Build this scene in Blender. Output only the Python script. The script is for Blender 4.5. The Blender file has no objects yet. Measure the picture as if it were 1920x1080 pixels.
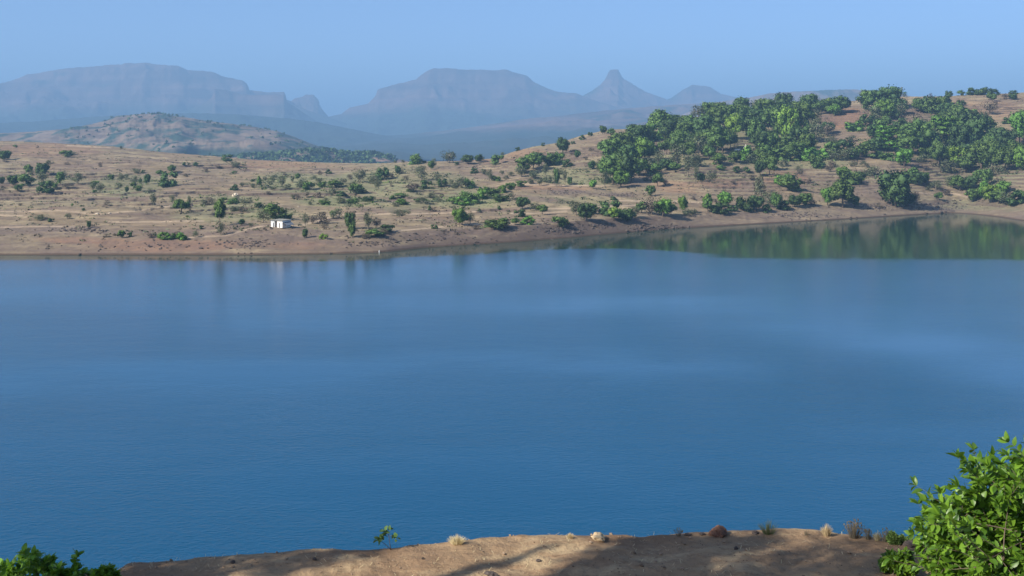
import bpy, math, random
import numpy as np
from mathutils import Vector, noise as mnoise

C = bpy.context.scene.collection
sc = bpy.context.scene
rad = math.radians
random.seed(7)
R = np.random.RandomState(11)

# ------------------------------------------------------------------ camera
F = 2059.0            # focal length in photograph pixels (1920 wide)
HOR = 260.0           # horizon row
CAMZ = 40.0           # eye above the lake
cd = bpy.data.cameras.new('camera'); cam = bpy.data.objects.new('camera', cd); C.objects.link(cam)
cam.location = (0, 0, CAMZ); cam.rotation_euler = (rad(90), 0, 0)
cd.sensor_width = 36; cd.lens = 36 * F / 1920; cd.shift_y = -(540 - HOR) / 1920
cd.clip_start = 0.1; cd.clip_end = 60000
sc.camera = cam

# ------------------------------------------------------------------ sky, sun, exposure
SUN_EL = 35.0
SHD = Vector((0.82, 0.572, 0)).normalized()      # direction shadows run on the ground
w = bpy.data.worlds.new('World'); sc.world = w; w.use_nodes = True
nt = w.node_tree; bg = nt.nodes['Background']
sky = nt.nodes.new('ShaderNodeTexSky'); sky.sky_type = 'NISHITA'; sky.sun_disc = False
sky.sun_elevation = rad(SUN_EL); sky.sun_rotation = math.atan2(-SHD.x, -SHD.y)
sky.air_density = 0.55; sky.dust_density = 1.6; sky.ozone_density = 4.0; sky.altitude = 600
nt.links.new(sky.outputs[0], bg.inputs[0]); bg.inputs[1].default_value = 0.122
sl = bpy.data.lights.new('sun', 'SUN'); sl.energy = 4.8; sl.angle = rad(0.5); sl.color = (1, .93, .82)
so = bpy.data.objects.new('sun', sl); C.objects.link(so)
sdir = Vector((SHD.x * math.cos(rad(SUN_EL)), SHD.y * math.cos(rad(SUN_EL)), -math.sin(rad(SUN_EL))))
so.rotation_euler = sdir.to_track_quat('-Z', 'Y').to_euler(); so.location = (-30, -20, 80)
sc.view_settings.view_transform = 'Standard'; sc.view_settings.look = 'None'
sc.view_settings.exposure = 0.8; sc.view_settings.gamma = 1.0; sc.view_settings.use_curve_mapping = False
sc.cycles.volume_bounces = 0; sc.cycles.max_bounces = 6; sc.cycles.diffuse_bounces = 2
sc.cycles.glossy_bounces = 3; sc.cycles.transmission_bounces = 3; sc.cycles.transparent_max_bounces = 4
sc.cycles.caustics_reflective = False; sc.cycles.caustics_refractive = False
sc.cycles.sample_clamp_indirect = 4; sc.cycles.use_denoising = True

# ------------------------------------------------------------------ noise
_P = np.random.RandomState(5).rand(256, 256).astype(np.float32) * 2 - 1
def vn(x, y, s=0):
    x = np.asarray(x, float) + s * 37.3; y = np.asarray(y, float) + s * 91.7
    xi = np.floor(x).astype(int); yi = np.floor(y).astype(int)
    fx = x - xi; fy = y - yi
    fx = fx * fx * fx * (fx * (fx * 6 - 15) + 10); fy = fy * fy * fy * (fy * (fy * 6 - 15) + 10)
    a = _P[xi & 255, yi & 255]; b = _P[(xi + 1) & 255, yi & 255]
    c = _P[xi & 255, (yi + 1) & 255]; d = _P[(xi + 1) & 255, (yi + 1) & 255]
    return (a * (1 - fx) + b * fx) * (1 - fy) + (c * (1 - fx) + d * fx) * fy
def fbm(x, y, o=4, s=0, g=.5):
    t = 0; a = 1; n = 0
    for k in range(o):
        t = t + a * vn(x, y, s + k); n += a; a *= g; x = x * 2.03; y = y * 2.03
    return t / n
def ss(a, b, x):
    t = np.clip((x - a) / (b - a), 0, 1); return t * t * (3 - 2 * t)
def tab(pairs, u):
    p = np.array(pairs, float); return np.interp(u, p[:, 0], p[:, 1])
def smtab(pairs, u, k=30):
    return (tab(pairs, u - k) + 2 * tab(pairs, u) + tab(pairs, u + k) + tab(pairs, u - k / 2) + tab(pairs, u + k / 2)) / 6

# ------------------------------------------------------------------ object helpers
def tag(o, label=None, cat=None, group=None, kind=None):
    if label: o['label'] = label
    if cat: o['category'] = cat
    if group: o['group'] = group
    if kind: o['kind'] = kind
    return o
def empty(name, loc, rz=0, s=(1, 1, 1)):
    o = bpy.data.objects.new(name, None); C.objects.link(o); o.location = loc
    o.rotation_euler = (0, 0, rz); o.scale = s; o.empty_display_size = .2
    return o
def link(name, me, parent=None):
    o = bpy.data.objects.new(name, me); C.objects.link(o)
    if parent: o.parent = parent
    return o
def npmesh(name, V, Fq, mat, smooth=True, normals=None, tint=None):
    V = np.asarray(V, np.float32); Fq = np.asarray(Fq, np.int32)
    me = bpy.data.meshes.new(name); k = Fq.shape[1]
    me.vertices.add(len(V)); me.vertices.foreach_set('co', V.ravel())
    me.loops.add(Fq.size); me.loops.foreach_set('vertex_index', Fq.ravel())
    me.polygons.add(len(Fq)); me.polygons.foreach_set('loop_start', np.arange(0, Fq.size, k, dtype=np.int32))
    me.polygons.foreach_set('use_smooth', np.full(len(Fq), smooth))
    me.update(calc_edges=True)
    if mat: me.materials.append(mat)
    if tint is not None:
        a = me.attributes.new('tint', 'FLOAT', 'POINT'); a.data.foreach_set('value', np.asarray(tint, np.float32))
    if normals is not None: me.normals_split_custom_set_from_vertices(np.asarray(normals, float).tolist())
    return me
def grid_faces(nr, nc):
    i = np.arange(nr - 1)[:, None] * nc + np.arange(nc - 1)[None, :]
    i = i.ravel(); return np.stack([i, i + 1, i + nc + 1, i + nc], 1)
class MB:
    """collects polygons of any size into one mesh"""
    def __init__(s): s.v = []; s.f = []
    def add(s, V, Fs):
        b = len(s.v); s.v += [tuple(p) for p in V]; s.f += [tuple(i + b for i in f) for f in Fs]
    def box(s, x0, x1, y0, y1, z0, z1):
        s.add([(x0, y0, z0), (x1, y0, z0), (x1, y1, z0), (x0, y1, z0), (x0, y0, z1), (x1, y0, z1), (x1, y1, z1), (x0, y1, z1)],
              [(0, 3, 2, 1), (4, 5, 6, 7), (0, 1, 5, 4), (1, 2, 6, 5), (2, 3, 7, 6), (3, 0, 4, 7)])
    def tube(s, pts, rads, n=6):
        pts = [Vector(p) for p in pts]; b = len(s.v)
        for i, p in enumerate(pts):
            d = (pts[min(i + 1, len(pts) - 1)] - pts[max(i - 1, 0)]).normalized()
            a = d.orthogonal().normalized() if i == 0 else (a - d * a.dot(d)).normalized()
            c = d.cross(a)
            for k in range(n):
                t = 2 * math.pi * k / n; s.v.append(tuple(p + (a * math.cos(t) + c * math.sin(t)) * rads[i]))
        for i in range(len(pts) - 1):
            for k in range(n):
                k2 = (k + 1) % n; s.f.append((b + i * n + k, b + i * n + k2, b + (i + 1) * n + k2, b + (i + 1) * n + k))
        s.f.append(tuple(b + k for k in range(n))[::-1]); s.f.append(tuple(b + (len(pts) - 1) * n + k for k in range(n)))
    def mesh(s, name, mat, smooth=False):
        me = bpy.data.meshes.new(name); me.from_pydata(s.v, [], s.f); me.update()
        if smooth: me.polygons.foreach_set('use_smooth', [True] * len(me.polygons))
        me.materials.append(mat); return me

# ------------------------------------------------------------------ material helpers
class NT:
    def __init__(s, name):
        s.m = bpy.data.materials.new(name); s.m.use_nodes = True; s.t = s.m.node_tree
        s.b = s.t.nodes['Principled BSDF']; s.out = s.t.nodes['Material Output']
        s.b.inputs['Specular IOR Level'].default_value = .2
        s.m.use_backface_culling = False
    def n(s, typ, **kw):
        n = s.t.nodes.new(typ)
        for k, v in kw.items():
            if k.startswith('i_'):
                key = k[2:]; key = int(key) if key.isdigit() else key
                n.inputs[key].default_value = v
            else: setattr(n, k, v)
        return n
    def l(s, a, b): s.t.links.new(a, b)
    def co(s, kind='Object'): return s.n('ShaderNodeTexCoord').outputs[kind]
    def mapd(s, src, scale):
        m = s.n('ShaderNodeMapping'); m.inputs['Scale'].default_value = scale; s.l(src, m.inputs[0]); return m.outputs[0]
    def noise(s, src, scale, detail=4, rough=.55):
        n = s.n('ShaderNodeTexNoise'); n.inputs['Scale'].default_value = scale; n.inputs['Detail'].default_value = detail
        n.inputs['Roughness'].default_value = rough; s.l(src, n.inputs['Vector']); return n.outputs[0]
    def ramp(s, src, a, b, lo=0., hi=1.):
        r = s.n('ShaderNodeMapRange'); s.l(src, r.inputs[0]); r.clamp = True
        for k, v in zip((1, 2, 3, 4), (a, b, lo, hi)): r.inputs[k].default_value = v
        return r.outputs[0]
    def mix(s, fac, a, b, mode='MIX'):
        m = s.n('ShaderNodeMix', data_type='RGBA', blend_type=mode)
        for sock, v in ((m.inputs[0], fac), (m.inputs[6], a), (m.inputs[7], b)):
            if isinstance(v, (int, float)): sock.default_value = v
            elif isinstance(v, tuple): sock.default_value = (*v, 1) if len(v) == 3 else v
            else: s.l(v, sock)
        return m.outputs[2]
    def math(s, op, a, b=0.):
        m = s.n('ShaderNodeMath', operation=op)
        for i, v in ((0, a), (1, b)):
            if isinstance(v, (int, float)): m.inputs[i].default_value = v
            else: s.l(v, m.inputs[i])
        return m.outputs[0]
    def bump(s, h, strength=.5, dist=.1):
        b = s.n('ShaderNodeBump'); b.inputs['Strength'].default_value = strength; b.inputs['Distance'].default_value = dist
        s.l(h, b.inputs['Height']); s.l(b.outputs[0], s.b.inputs['Normal']); return b
    def col(s, c):
        if isinstance(c, tuple): s.b.inputs['Base Color'].default_value = (*c, 1)
        else: s.l(c, s.b.inputs['Base Color'])
    def rough(s, v): s.b.inputs['Roughness'].default_value = v

def mat_plain(name, c, r=.8, var=.25, scale=3.):
    m = NT(name); n = m.noise(m.co(), scale, 5)
    m.col(m.mix(m.ramp(n, .3, .7), tuple(x * (1 - var) for x in c), tuple(min(1, x * (1 + var)) for x in c))); m.rough(r)
    return m.m
def mat_leaf(name, dark, light, trans=.25, spec=.15, rough=.6, tcol=None):
    m = NT(name); oi = m.n('ShaderNodeObjectInfo')
    at = m.n('ShaderNodeAttribute', attribute_name='tint')
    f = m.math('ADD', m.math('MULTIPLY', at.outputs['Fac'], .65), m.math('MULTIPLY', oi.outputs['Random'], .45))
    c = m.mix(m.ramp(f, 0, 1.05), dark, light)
    hs = m.n('ShaderNodeHueSaturation'); m.l(c, hs.inputs['Color'])
    m.l(m.ramp(oi.outputs['Random'], 0, 1, .485, .515), hs.inputs['Hue'])
    hs.inputs['Value'].default_value = 1.38; m.l(hs.outputs[0], m.b.inputs['Base Color'])
    m.rough(rough); m.b.inputs['Specular IOR Level'].default_value = spec
    tr = m.n('ShaderNodeBsdfTranslucent')
    tc = m.mix(.5, hs.outputs[0], tcol or (.16, .26, .03)); m.l(tc, tr.inputs[0])
    mx = m.n('ShaderNodeMixShader'); mx.inputs[0].default_value = trans
    m.l(m.b.outputs[0], mx.inputs[1]); m.l(tr.outputs[0], mx.inputs[2]); m.l(mx.outputs[0], m.out.inputs[0])
    return m.m

# ------------------------------------------------------------------ far shore height function
WL = [(-1500, 470), (-400, 478), (480, 478), (600, 476.5), (712, 473.5), (800, 464), (960, 454), (1085, 444), (1185, 435), (1260, 429),
      (1440, 419), (1600, 410), (1720, 402.5), (1790, 399), (1830, 402), (1870, 406), (1920, 414), (2100, 420), (3400, 420)]
B_Y = [(-1500, 432), (0, 436), (250, 432), (500, 424), (600, 430), (700, 437), (800, 431), (960, 424), (1100, 412), (1200, 406), (1440, 396), (1700, 385),
       (1800, 384), (1920, 391), (2100, 396), (3400, 396)]
B_Z = [(0, 5.6), (250, 6.0), (500, 7.2), (700, 5.1), (960, 5.2), (1100, 5.6), (1200, 5.2), (1440, 4), (1700, 4), (1800, 2.8), (1920, 4)]
R_Y = [(-1500, 262), (-300, 262), (0, 264), (60, 266), (130, 270), (205, 274), (300, 285), (400, 293), (480, 300), (600, 305), (700, 307), (760, 304), (860, 302),
       (930, 297), (960, 285), (1000, 275), (1050, 267), (1100, 252), (1140, 243), (1200, 241), (1240, 238), (1290, 221), (1340, 216), (1400, 212), (1500, 205),
       (1600, 189), (1660, 184), (1690, 181), (1760, 181), (1840, 177), (1920, 174), (2100, 165), (2500, 175), (3400, 200)]
R_D = [(-1500, 1000), (0, 1000), (300, 930), (700, 800), (860, 780), (960, 800), (1100, 860), (1300, 930), (1920, 950), (3400, 1000)]
POW = [(-1500, 1.15), (0, 1.15), (700, 1.1), (1000, 1.2), (1300, 1.05), (1600, .95), (1920, .95)]
def far_params(u):
    yw = smtab(WL, u, 14); d0 = CAMZ * F / (yw - HOR)
    z1 = smtab(B_Z, u, 30); d1 = (CAMZ - z1) * F / (smtab(B_Y, u, 30) - HOR); d1 = np.maximum(d1, d0 + 12)
    dr = smtab(R_D, u, 60); zr = CAMZ - (smtab(R_Y, u, 9) - HOR) * dr / F
    return d0, d1, z1, dr, zr
def H(X, Y):
    X = np.asarray(X, float); Y = np.asarray(Y, float)
    u = np.clip(960 + F * X / Y, -1500, 3400)
    d0, d1, z1, dr, zr = far_params(u)
    bank = z1 * (1 - (1 - np.clip((Y - d0) / (d1 - d0), 0, 1)) ** 1.25)
    under = -(d0 - Y) * .15
    t = np.clip((Y - d1) / (dr - d1), 0, 1)
    mid = z1 + (zr - z1) * t ** tab(POW, u)
    z = np.where(Y < d0, np.maximum(under, -4), np.where(Y < d1, bank, mid))
    env = ss(0, .12, t) * (1 - ss(.72, 1, t))
    z = z + env * (fbm(X / 75, Y / 75, 4, 1) * 4.0 + fbm(X / 17, Y / 17, 3, 4) * .9)
    z = z + ss(-3, 10, Y - d0) * fbm(X / 7, Y / 7, 4, 7) * .55
    # farm terraces cut along the slope
    st = 1.55; q = z / st + fbm(X / 60, Y / 60, 2, 9) * .9; fr = q - np.floor(q)
    zt = z + st * (ss(.88, 1.0, fr) - fr)
    am = ss(.05, .2, t) * (1 - ss(.8, .97, t)) * ss(-.25, .3, fbm(X / 110, Y / 60, 3, 12)) * .85
    z = z * (1 - am) + zt * am
    # small bank cut just above the water
    z = z + ss(0, .7, Y - d0) * (1 - ss(2, 9, Y - d0)) * .25
    b = Y - dr
    back = np.where(b > 0, zr - np.minimum(b * b / 1200., 60 + .18 * b), z)
    floor = -28 + fbm(X / 900, Y / 900, 4, 20) * 10
    z = np.where(b > 0, np.maximum(back, floor), z)
    return z
def px2ground(px, py, lo=None):
    """world point of the far shore that a photograph pixel looks at"""
    u = np.array([float(px)]); d0, d1, z1, dr, zr = far_params(u)
    Ys = np.arange(d0[0] - 3, dr[0] + 1, .8)
    z = H((px - 960) / F * Ys, Ys); zray = CAMZ - (py - HOR) / F * Ys
    k = np.nonzero(z >= zray)[0]
    if len(k) == 0: k = [len(Ys) - 1]
    Y = Ys[k[0]]; X = (px - 960) / F * Y
    return float(X), float(Y), float(z[k[0]])

# ------------------------------------------------------------------ far shore ground
def blob_mask(U, V, items):
    m = np.zeros_like(U)
    for (x, y, rx, ry, a) in items:
        q = ((U - x) / rx) ** 2 + ((V - y) / ry) ** 2
        m = np.maximum(m, a * (1 - ss(.35, 1.3, q)))
    return m
GREEN = [(560, 345, 90, 22, .9), (700, 345, 100, 26, .8), (250, 345, 90, 16, .7), (230, 360, 60, 8, .8), (420, 380, 90, 16, .7), (820, 350, 80, 30, .6),
         (870, 375, 90, 18, .9), (640, 378, 90, 12, .9), (400, 405, 90, 14, .5), (500, 400, 60, 12, .8), (760, 388, 60, 10, .5), (1080, 330, 90, 18, .7),
         (1250, 305, 90, 16, .7), (1350, 330, 130, 14, .5), (1480, 300, 130, 18, .7), (1650, 330, 60, 12, .5), (1100, 380, 60, 10, .4), (100, 340, 60, 20, .5),
         (1840, 320, 90, 40, .7), (1840, 385, 90, 12, .5), (1540, 345, 50, 10, .4), (740, 320, 60, 12, .5), (1400, 250, 160, 45, .7), (1780, 260, 120, 50, .5)]
RED = [(1590, 225, 50, 22, 1), (1470, 335, 50, 14, .7), (320, 460, 150, 14, .8), (160, 450, 90, 8, .8), (560, 462, 60, 10, .5), (1270, 350, 60, 10, .6), (830, 365, 30, 6, .6),
       (985, 288, 40, 12, .7), (1030, 352, 90, 7, .6), (90, 280, 110, 12, .4), (1840, 210, 90, 25, .5), (1350, 345, 60, 8, .6), (900, 300, 80, 6, .5), (520, 310, 120, 8, .5)]
GREY = [(130, 430, 70, 6, 1), (60, 432, 110, 10, .6), (1080, 432, 60, 10, 1), (1230, 428, 60, 9, 1), (460, 455, 40, 10, .5), (1500, 405, 60, 8, .8), (1780, 388, 60, 12, 1),
        (1160, 365, 40, 5, .7), (1060, 360, 40, 6, .7), (700, 455, 40, 8, .5), (20, 370, 30, 4, .5), (1650, 388, 40, 6, .7), (700, 330, 50, 6, .5)]
PATHS = [[(0, 397), (60, 396), (112, 394), (180, 402), (250, 396), (330, 385)], [(0, 426), (60, 425), (125, 425), (160, 427)], [(200, 416), (300, 416), (380, 414)],
         [(345, 446), (420, 442), (450, 434), (490, 424), (560, 424)], [(560, 424), (640, 402), (680, 400), (760, 402), (860, 398), (960, 393), (1080, 390), (1130, 388), (1200, 384)],
         [(740, 433), (800, 428), (840, 424), (870, 421), (960, 420)], [(960, 400), (1010, 400), (1060, 396)], [(1150, 376), (1260, 378), (1320, 380)],
         [(125, 273), (205, 277)], [(960, 345), (1060, 348), (1140, 348)], [(1720, 362), (1790, 364), (1840, 375)], [(0, 403), (40, 404)]]
def seg_mask(U, V, paths, wy=1.6):
    m = np.zeros_like(U)
    for p in paths:
        for (x0, y0), (x1, y1) in zip(p[:-1], p[1:]):
            dx, dy = x1 - x0, y1 - y0; t = np.clip(((U - x0) * dx + (V - y0) * dy * 9) / (dx * dx + dy * dy * 9), 0, 1)
            d = np.hypot((U - x0 - t * dx) * .35, V - y0 - t * dy)
            m = np.maximum(m, 1 - ss(wy * .5, wy * 1.4, d))
    return m
def soil_attr(me, X, Y, Z, thin=1.4):
    U = 960 + F * X / Y; V = HOR + (CAMZ - Z) * F / Y
    wob = fbm(X / 25, Y / 14, 3, 31) * 7
    g = blob_mask(U + wob * 3, V + wob, GREEN); r = blob_mask(U + wob * 3, V + wob, RED); k = blob_mask(U + wob * 2, V + wob * .8, GREY)
    p = seg_mask(U, V + fbm(X / 8, Y / 8, 2, 33) * .8, PATHS, thin)
    dd0, dd1, _a, _b, _c = far_params(U)
    k = np.maximum(k, .62 * (1 - ss(-4, 10, Y - dd1 + wob * 1.2)))
    on = (Y < 1050)
    a = me.attributes.new('soil', 'FLOAT_COLOR', 'POINT')
    a.data.foreach_set('color', np.stack([g * on, r * on, k * on, p * on], 1).astype(np.float32).ravel())
us = np.unique(np.concatenate([np.linspace(-1500, -60, 60), np.linspace(-60, 1980, 1050), np.linspace(1980, 3400, 60)]))
rows = np.concatenate([np.linspace(0, 1, 560) ** 1.15, 1 + np.linspace(.004, .35, 24)])     # from just below the waterline over the ridge
far = np.geomspace(1.0, 16.5, 70)[1:]
UU = np.repeat(us[None], len(rows) + len(far), 0)
d0, d1, z1, dr, zr = far_params(us)
YY = np.concatenate([(d0 - 14)[None] + (dr - d0 + 14)[None] * rows[:, None],
                     ((d0 - 14) + (dr - d0 + 14) * rows[-1])[None] * (1 + (far[:, None] - 1))])
XX = (UU - 960) / F * YY; ZZ = H(XX, YY)

def ground_mat():
    m = NT('dry_soil'); co = m.co()
    big = m.noise(co, .012, 5); fine = m.noise(m.mapd(co, (.25, .5, 1.2)), .6, 6, .65); mid = m.noise(m.mapd(co, (.35, .9, 3.)), .11, 5, .6)
    c = m.mix(m.ramp(mid, .35, .65), (.155, .112, .072), (.29, .218, .132))
    c = m.mix(m.ramp(big, .42, .62), c, (.255, .208, .12))
    blot = m.noise(m.mapd(co, (.5, 1.2, 2.)), .045, 6, .65)
    c = m.mix(m.ramp(blot, .47, .60, 0, .75), c, (.16, .115, .09))
    straw = m.noise(m.mapd(co, (.4, 1.4, 2.)), .07, 5, .6)
    c = m.mix(m.ramp(straw, .54, .66, 0, .7), c, (.38, .305, .18))
    c = m.mix(m.ramp(fine, .5, .75, 0, .8), c, (.10, .07, .048))
    sep = m.n('ShaderNodeSeparateColor'); at = m.n('ShaderNodeAttribute', attribute_name='soil'); m.l(at.outputs['Color'], sep.inputs[0])
    spk = m.noise(co, .35, 5, .7)
    c = m.mix(m.math('MULTIPLY', sep.outputs[1], m.ramp(mid, .2, .7, .3, .8)), c, (.28, .14, .08))
    c = m.mix(m.math('MULTIPLY', sep.outputs[2], m.ramp(spk, .35, .6, .25, .9)), c, (.13, .098, .085))
    c = m.mix(m.math('MULTIPLY', sep.outputs[0], m.ramp(spk, .3, .55, .15, .8)), c, (.19, .21, .095))
    c = m.mix(m.math('MULTIPLY', at.outputs['Alpha'], m.ramp(blot, .38, .64, .9, .4)), c, (.42, .32, .215))
    # stony risers, darkened too for shade behind the terraces, and the wet waterline
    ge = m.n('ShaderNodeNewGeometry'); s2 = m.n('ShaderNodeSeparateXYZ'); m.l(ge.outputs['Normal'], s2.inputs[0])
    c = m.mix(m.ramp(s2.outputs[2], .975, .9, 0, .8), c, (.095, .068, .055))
    s3 = m.n('ShaderNodeSeparateXYZ'); m.l(co, s3.inputs[0])
    c = m.mix(m.ramp(m.math('ADD', s3.outputs[2], m.math('MULTIPLY', spk, -.25)), .18, .38, .8, 0), c, (.07, .045, .03))
    # far plain: fields and scrub
    fld = m.noise(m.mapd(co, (1, 2.2, 1)), .0022, 6, .6)
    pl = m.mix(m.ramp(fld, .44, .6), (.24, .18, .13), (.06, .085, .045))
    c = m.mix(m.ramp(s3.outputs[1], 1000, 1250), c, pl)
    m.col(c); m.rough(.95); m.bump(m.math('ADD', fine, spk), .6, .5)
    return m.m
M_GROUND = ground_mat()
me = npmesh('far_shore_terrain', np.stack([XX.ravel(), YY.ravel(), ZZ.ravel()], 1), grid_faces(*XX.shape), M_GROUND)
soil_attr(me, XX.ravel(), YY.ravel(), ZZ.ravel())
tag(link('far_shore_terrain', me), 'dry brown terraced hillside and plain across the lake', kind='structure')

# ------------------------------------------------------------------ hills and mountains
def rock_mat(name, a, b, veg, vs, amt, ztop=None):
    m = NT(name); co = m.co()
    s = m.n('ShaderNodeSeparateXYZ'); m.l(co, s.inputs[0])
    strat = m.noise(m.mapd(co, (.15, .15, 3.2)), vs * 2.2, 4)
    c = m.mix(m.ramp(strat, .3, .7), a, b)
    v = m.noise(m.mapd(co, (1, .7, 1.6)), vs, 7, .62)
    g = m.n('ShaderNodeNewGeometry'); s2 = m.n('ShaderNodeSeparateXYZ'); m.l(g.outputs['Normal'], s2.inputs[0])
    f = m.math('MULTIPLY', m.ramp(v, .56 - amt, .66 - amt), m.ramp(s2.outputs[2], .25, .6, .35, 1))
    if ztop:
        zz = m.math('ADD', s.outputs[2], m.math('MULTIPLY', v, -ztop * .8))
        f = m.math('MAXIMUM', f, m.ramp(zz, ztop * .25, -ztop * .05, 0, .9))
    c = m.mix(f, c, veg); m.col(c); m.rough(.95)
    return m.m
def mountain(name, label, D, pts, Wf, Wb, prof, seed, mat, base=-30, spur=.35, rough=.07, step=2.5, Dvar=0):
    u0, u1 = pts[0][0], pts[-1][0]; n = int((u1 - u0) / step) + 1; u = np.linspace(u0, u1, n)
    s = np.concatenate([-np.linspace(1, 0, 76) ** 1.6, np.linspace(0, 1, 14)[1:]])
    Dm = D + Dvar * fbm(u / 160, u * 0 + seed, 3, seed)
    zr = CAMZ + (HOR - tab(pts, u)) / F * Dm
    zr = zr + (fbm(u / 9, u * 0, 3, seed + 3) * .0028 + fbm(u / 3.5, u * 0, 2, seed + 5) * .0012) * (zr - base) * 3
    Wm = Wf * (1 + spur * 1.1 * fbm(u / 110, u * 0 + 3, 2, seed + 1))
    Y = Dm[None] + np.where(s[:, None] < 0, s[:, None] * Wm[None], s[:, None] * Wb)
    a = np.abs(s)[:, None]
    X = (u[None] - 960) / F * Y
    wob = fbm(X / (Wf * .3), Y / (Wf * .3), 4, seed + 7) * .16 * ss(.0, .2, a) + fbm(X / (Wf * .06), Y / (Wf * .06), 3, seed + 8) * .03 * ss(.0, .05, a)
    pf = np.interp(np.clip(a + wob, 0, 1), [p[0] for p in prof], [p[1] for p in prof])
    g = np.where(s[:, None] <= 0, pf, 1 - a ** 1.3)
    rid = 1 - 2 * np.abs(fbm(X / (Wf * .2) + .4 * fbm(X / (Wf * .3), Y / (Wf * .3), 2, seed), Y / (Wf * .32), 5, seed + 9))
    Z = base + (zr[None] - base) * g + (zr[None] - base) * rough * 1.5 * (rid - .6) * ss(0.0, .25, a) * (1 - ss(.9, 1, a))
    V = np.stack([X.ravel(), Y.ravel(), Z.ravel()], 1)
    o = link(name, npmesh(name, V, grid_faces(*X.shape), mat)); tag(o, label, kind='structure'); return o
MESA = [(0, 1), (.02, .985), (.07, .80), (.16, .72), (.19, .60), (.36, .46), (.40, .40), (.7, .16), (1, 0)]
CONE = [(0, 1), (.02, .97), (.06, .80), (.2, .66), (.45, .38), (.7, .17), (1, 0)]
SOFT = [(0, 1), (.08, .97), (.25, .78), (.3, .70), (.5, .48), (.55, .40), (.8, .13), (1, 0)]
M_BASALT = rock_mat('basalt', (.045, .03, .026), (.15, .095, .078), (.016, .036, .026), .0022, .0, 520)
M_HILL = rock_mat('scrub_hill', (.11, .08, .06), (.235, .175, .125), (.03, .055, .04), .016, .08, 40)
M_WOODED = rock_mat('wooded_hill', (.16, .10, .07), (.26, .17, .12), (.016, .038, .024), .013, .16)
mountain('mountain_ridge', 'long flat topped mountain stepping down to the right, far left behind the lake', 8600,
         [(-400, 165), (-200, 150), (-80, 162), (0, 156), (25, 150), (50, 140), (100, 132), (140, 127), (180, 124), (235, 119), (275, 118), (290, 121), (335, 124), (352, 131), (400, 134),
          (415, 143), (455, 151), (464, 158), (467, 169), (490, 171.5), (500, 173), (534, 172), (537, 187), (546, 190), (560, 200), (620, 222), (680, 240), (740, 256)],
         1900, 900, MESA, 3, M_BASALT)
mountain('mountain_ridge', 'nearer dark cliff edge below the right end of the flat topped mountain', 7700,
         [(330, 215), (380, 195), (398, 182), (402, 166), (430, 170), (450, 176), (480, 178), (534, 177), (537, 190), (560, 205), (600, 232), (660, 262)],
         1500, 500, MESA, 13, M_BASALT, Dvar=200)
mountain('rock_tower', 'squat rock tower with a steep right side in the gap between the mountains', 9200,
         [(520, 225), (545, 190), (552, 185), (568, 181), (574, 177), (588, 178), (592, 182), (597, 187), (600, 199), (608, 210), (616, 219), (640, 232), (700, 256)],
         900, 500, CONE, 23, M_BASALT, step=1.5)
mountain('mountain_massif', 'broad hazy mountain with a flat crest in the middle of the view', 8900,
         [(560, 245), (600, 222), (625, 217), (640, 214), (655, 202), (690, 194), (704, 180), (708, 168), (745, 157.5), (780, 149), (790, 140), (800, 133), (815, 128), (850, 128), (860, 130.5),
          (930, 131.5), (940, 130), (948, 129.5), (965, 136), (990, 142.5), (1000, 153), (1015, 161), (1040, 171), (1055, 173), (1080, 174.5), (1092, 179), (1120, 190), (1200, 212), (1300, 240)],
         2300, 900, MESA, 33, M_BASALT, spur=.45)
mountain('pinnacle_peak', 'cone shaped peak crowned by a square rock knob', 9600,
         [(1030, 215), (1080, 188), (1094, 179), (1110, 170), (1125, 160), (1134, 150), (1139, 139), (1144, 131), (1150, 129.5), (1159, 130), (1163, 138), (1169, 148), (1180, 153), (1195, 163),
          (1210, 172), (1230, 179), (1245, 184), (1290, 205), (1340, 235)], 1500, 800, CONE, 43, M_BASALT, step=1.5)
mountain('rounded_peak', 'small rounded peak right of the knob crowned cone', 9800,
         [(1180, 215), (1240, 190), (1258, 184), (1270, 175), (1285, 166), (1298, 159.5), (1325, 161), (1333, 164), (1340, 169), (1352, 176), (1375, 181), (1400, 188), (1450, 210), (1520, 240)],
         1400, 700, CONE, 53, M_BASALT, step=2)
mountain('plateau_ridge', 'low flat ridge showing behind the wooded hill at the right', 5600,
         [(1250, 225), (1340, 192), (1395, 184), (1410, 182), (1440, 176), (1480, 172), (1520, 170.5), (1560, 168), (1600, 167.5), (1640, 170), (1680, 174), (1720, 182), (1800, 200), (1900, 235)],
         1500, 700, MESA, 63, rock_mat('plateau_rock', (.11, .08, .06), (.24, .17, .13), (.03, .05, .035), .003, .03), rough=.05)
mountain('plateau_slope', 'hazy pinkish foothill rising right below the peaks', 6600,
         [(560, 268), (660, 258), (760, 252), (850, 243), (930, 232), (1010, 222), (1090, 212), (1180, 203), (1260, 197), (1340, 192), (1420, 190), (1520, 205), (1620, 240)],
         2800, 600, SOFT, 73, rock_mat('foothill', (.06, .042, .036), (.19, .125, .10), (.018, .036, .028), .0035, .07, 190), rough=.13)
mountain('foothill', 'lower bluish foothill below the flat topped mountain at the left', 6200,
         [(-300, 235), (-60, 232), (60, 228), (160, 220), (260, 214), (360, 212), (440, 214), (540, 222), (620, 234), (700, 250), (800, 266)],
         1500, 600, SOFT, 83, M_BASALT, rough=.09)
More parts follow.
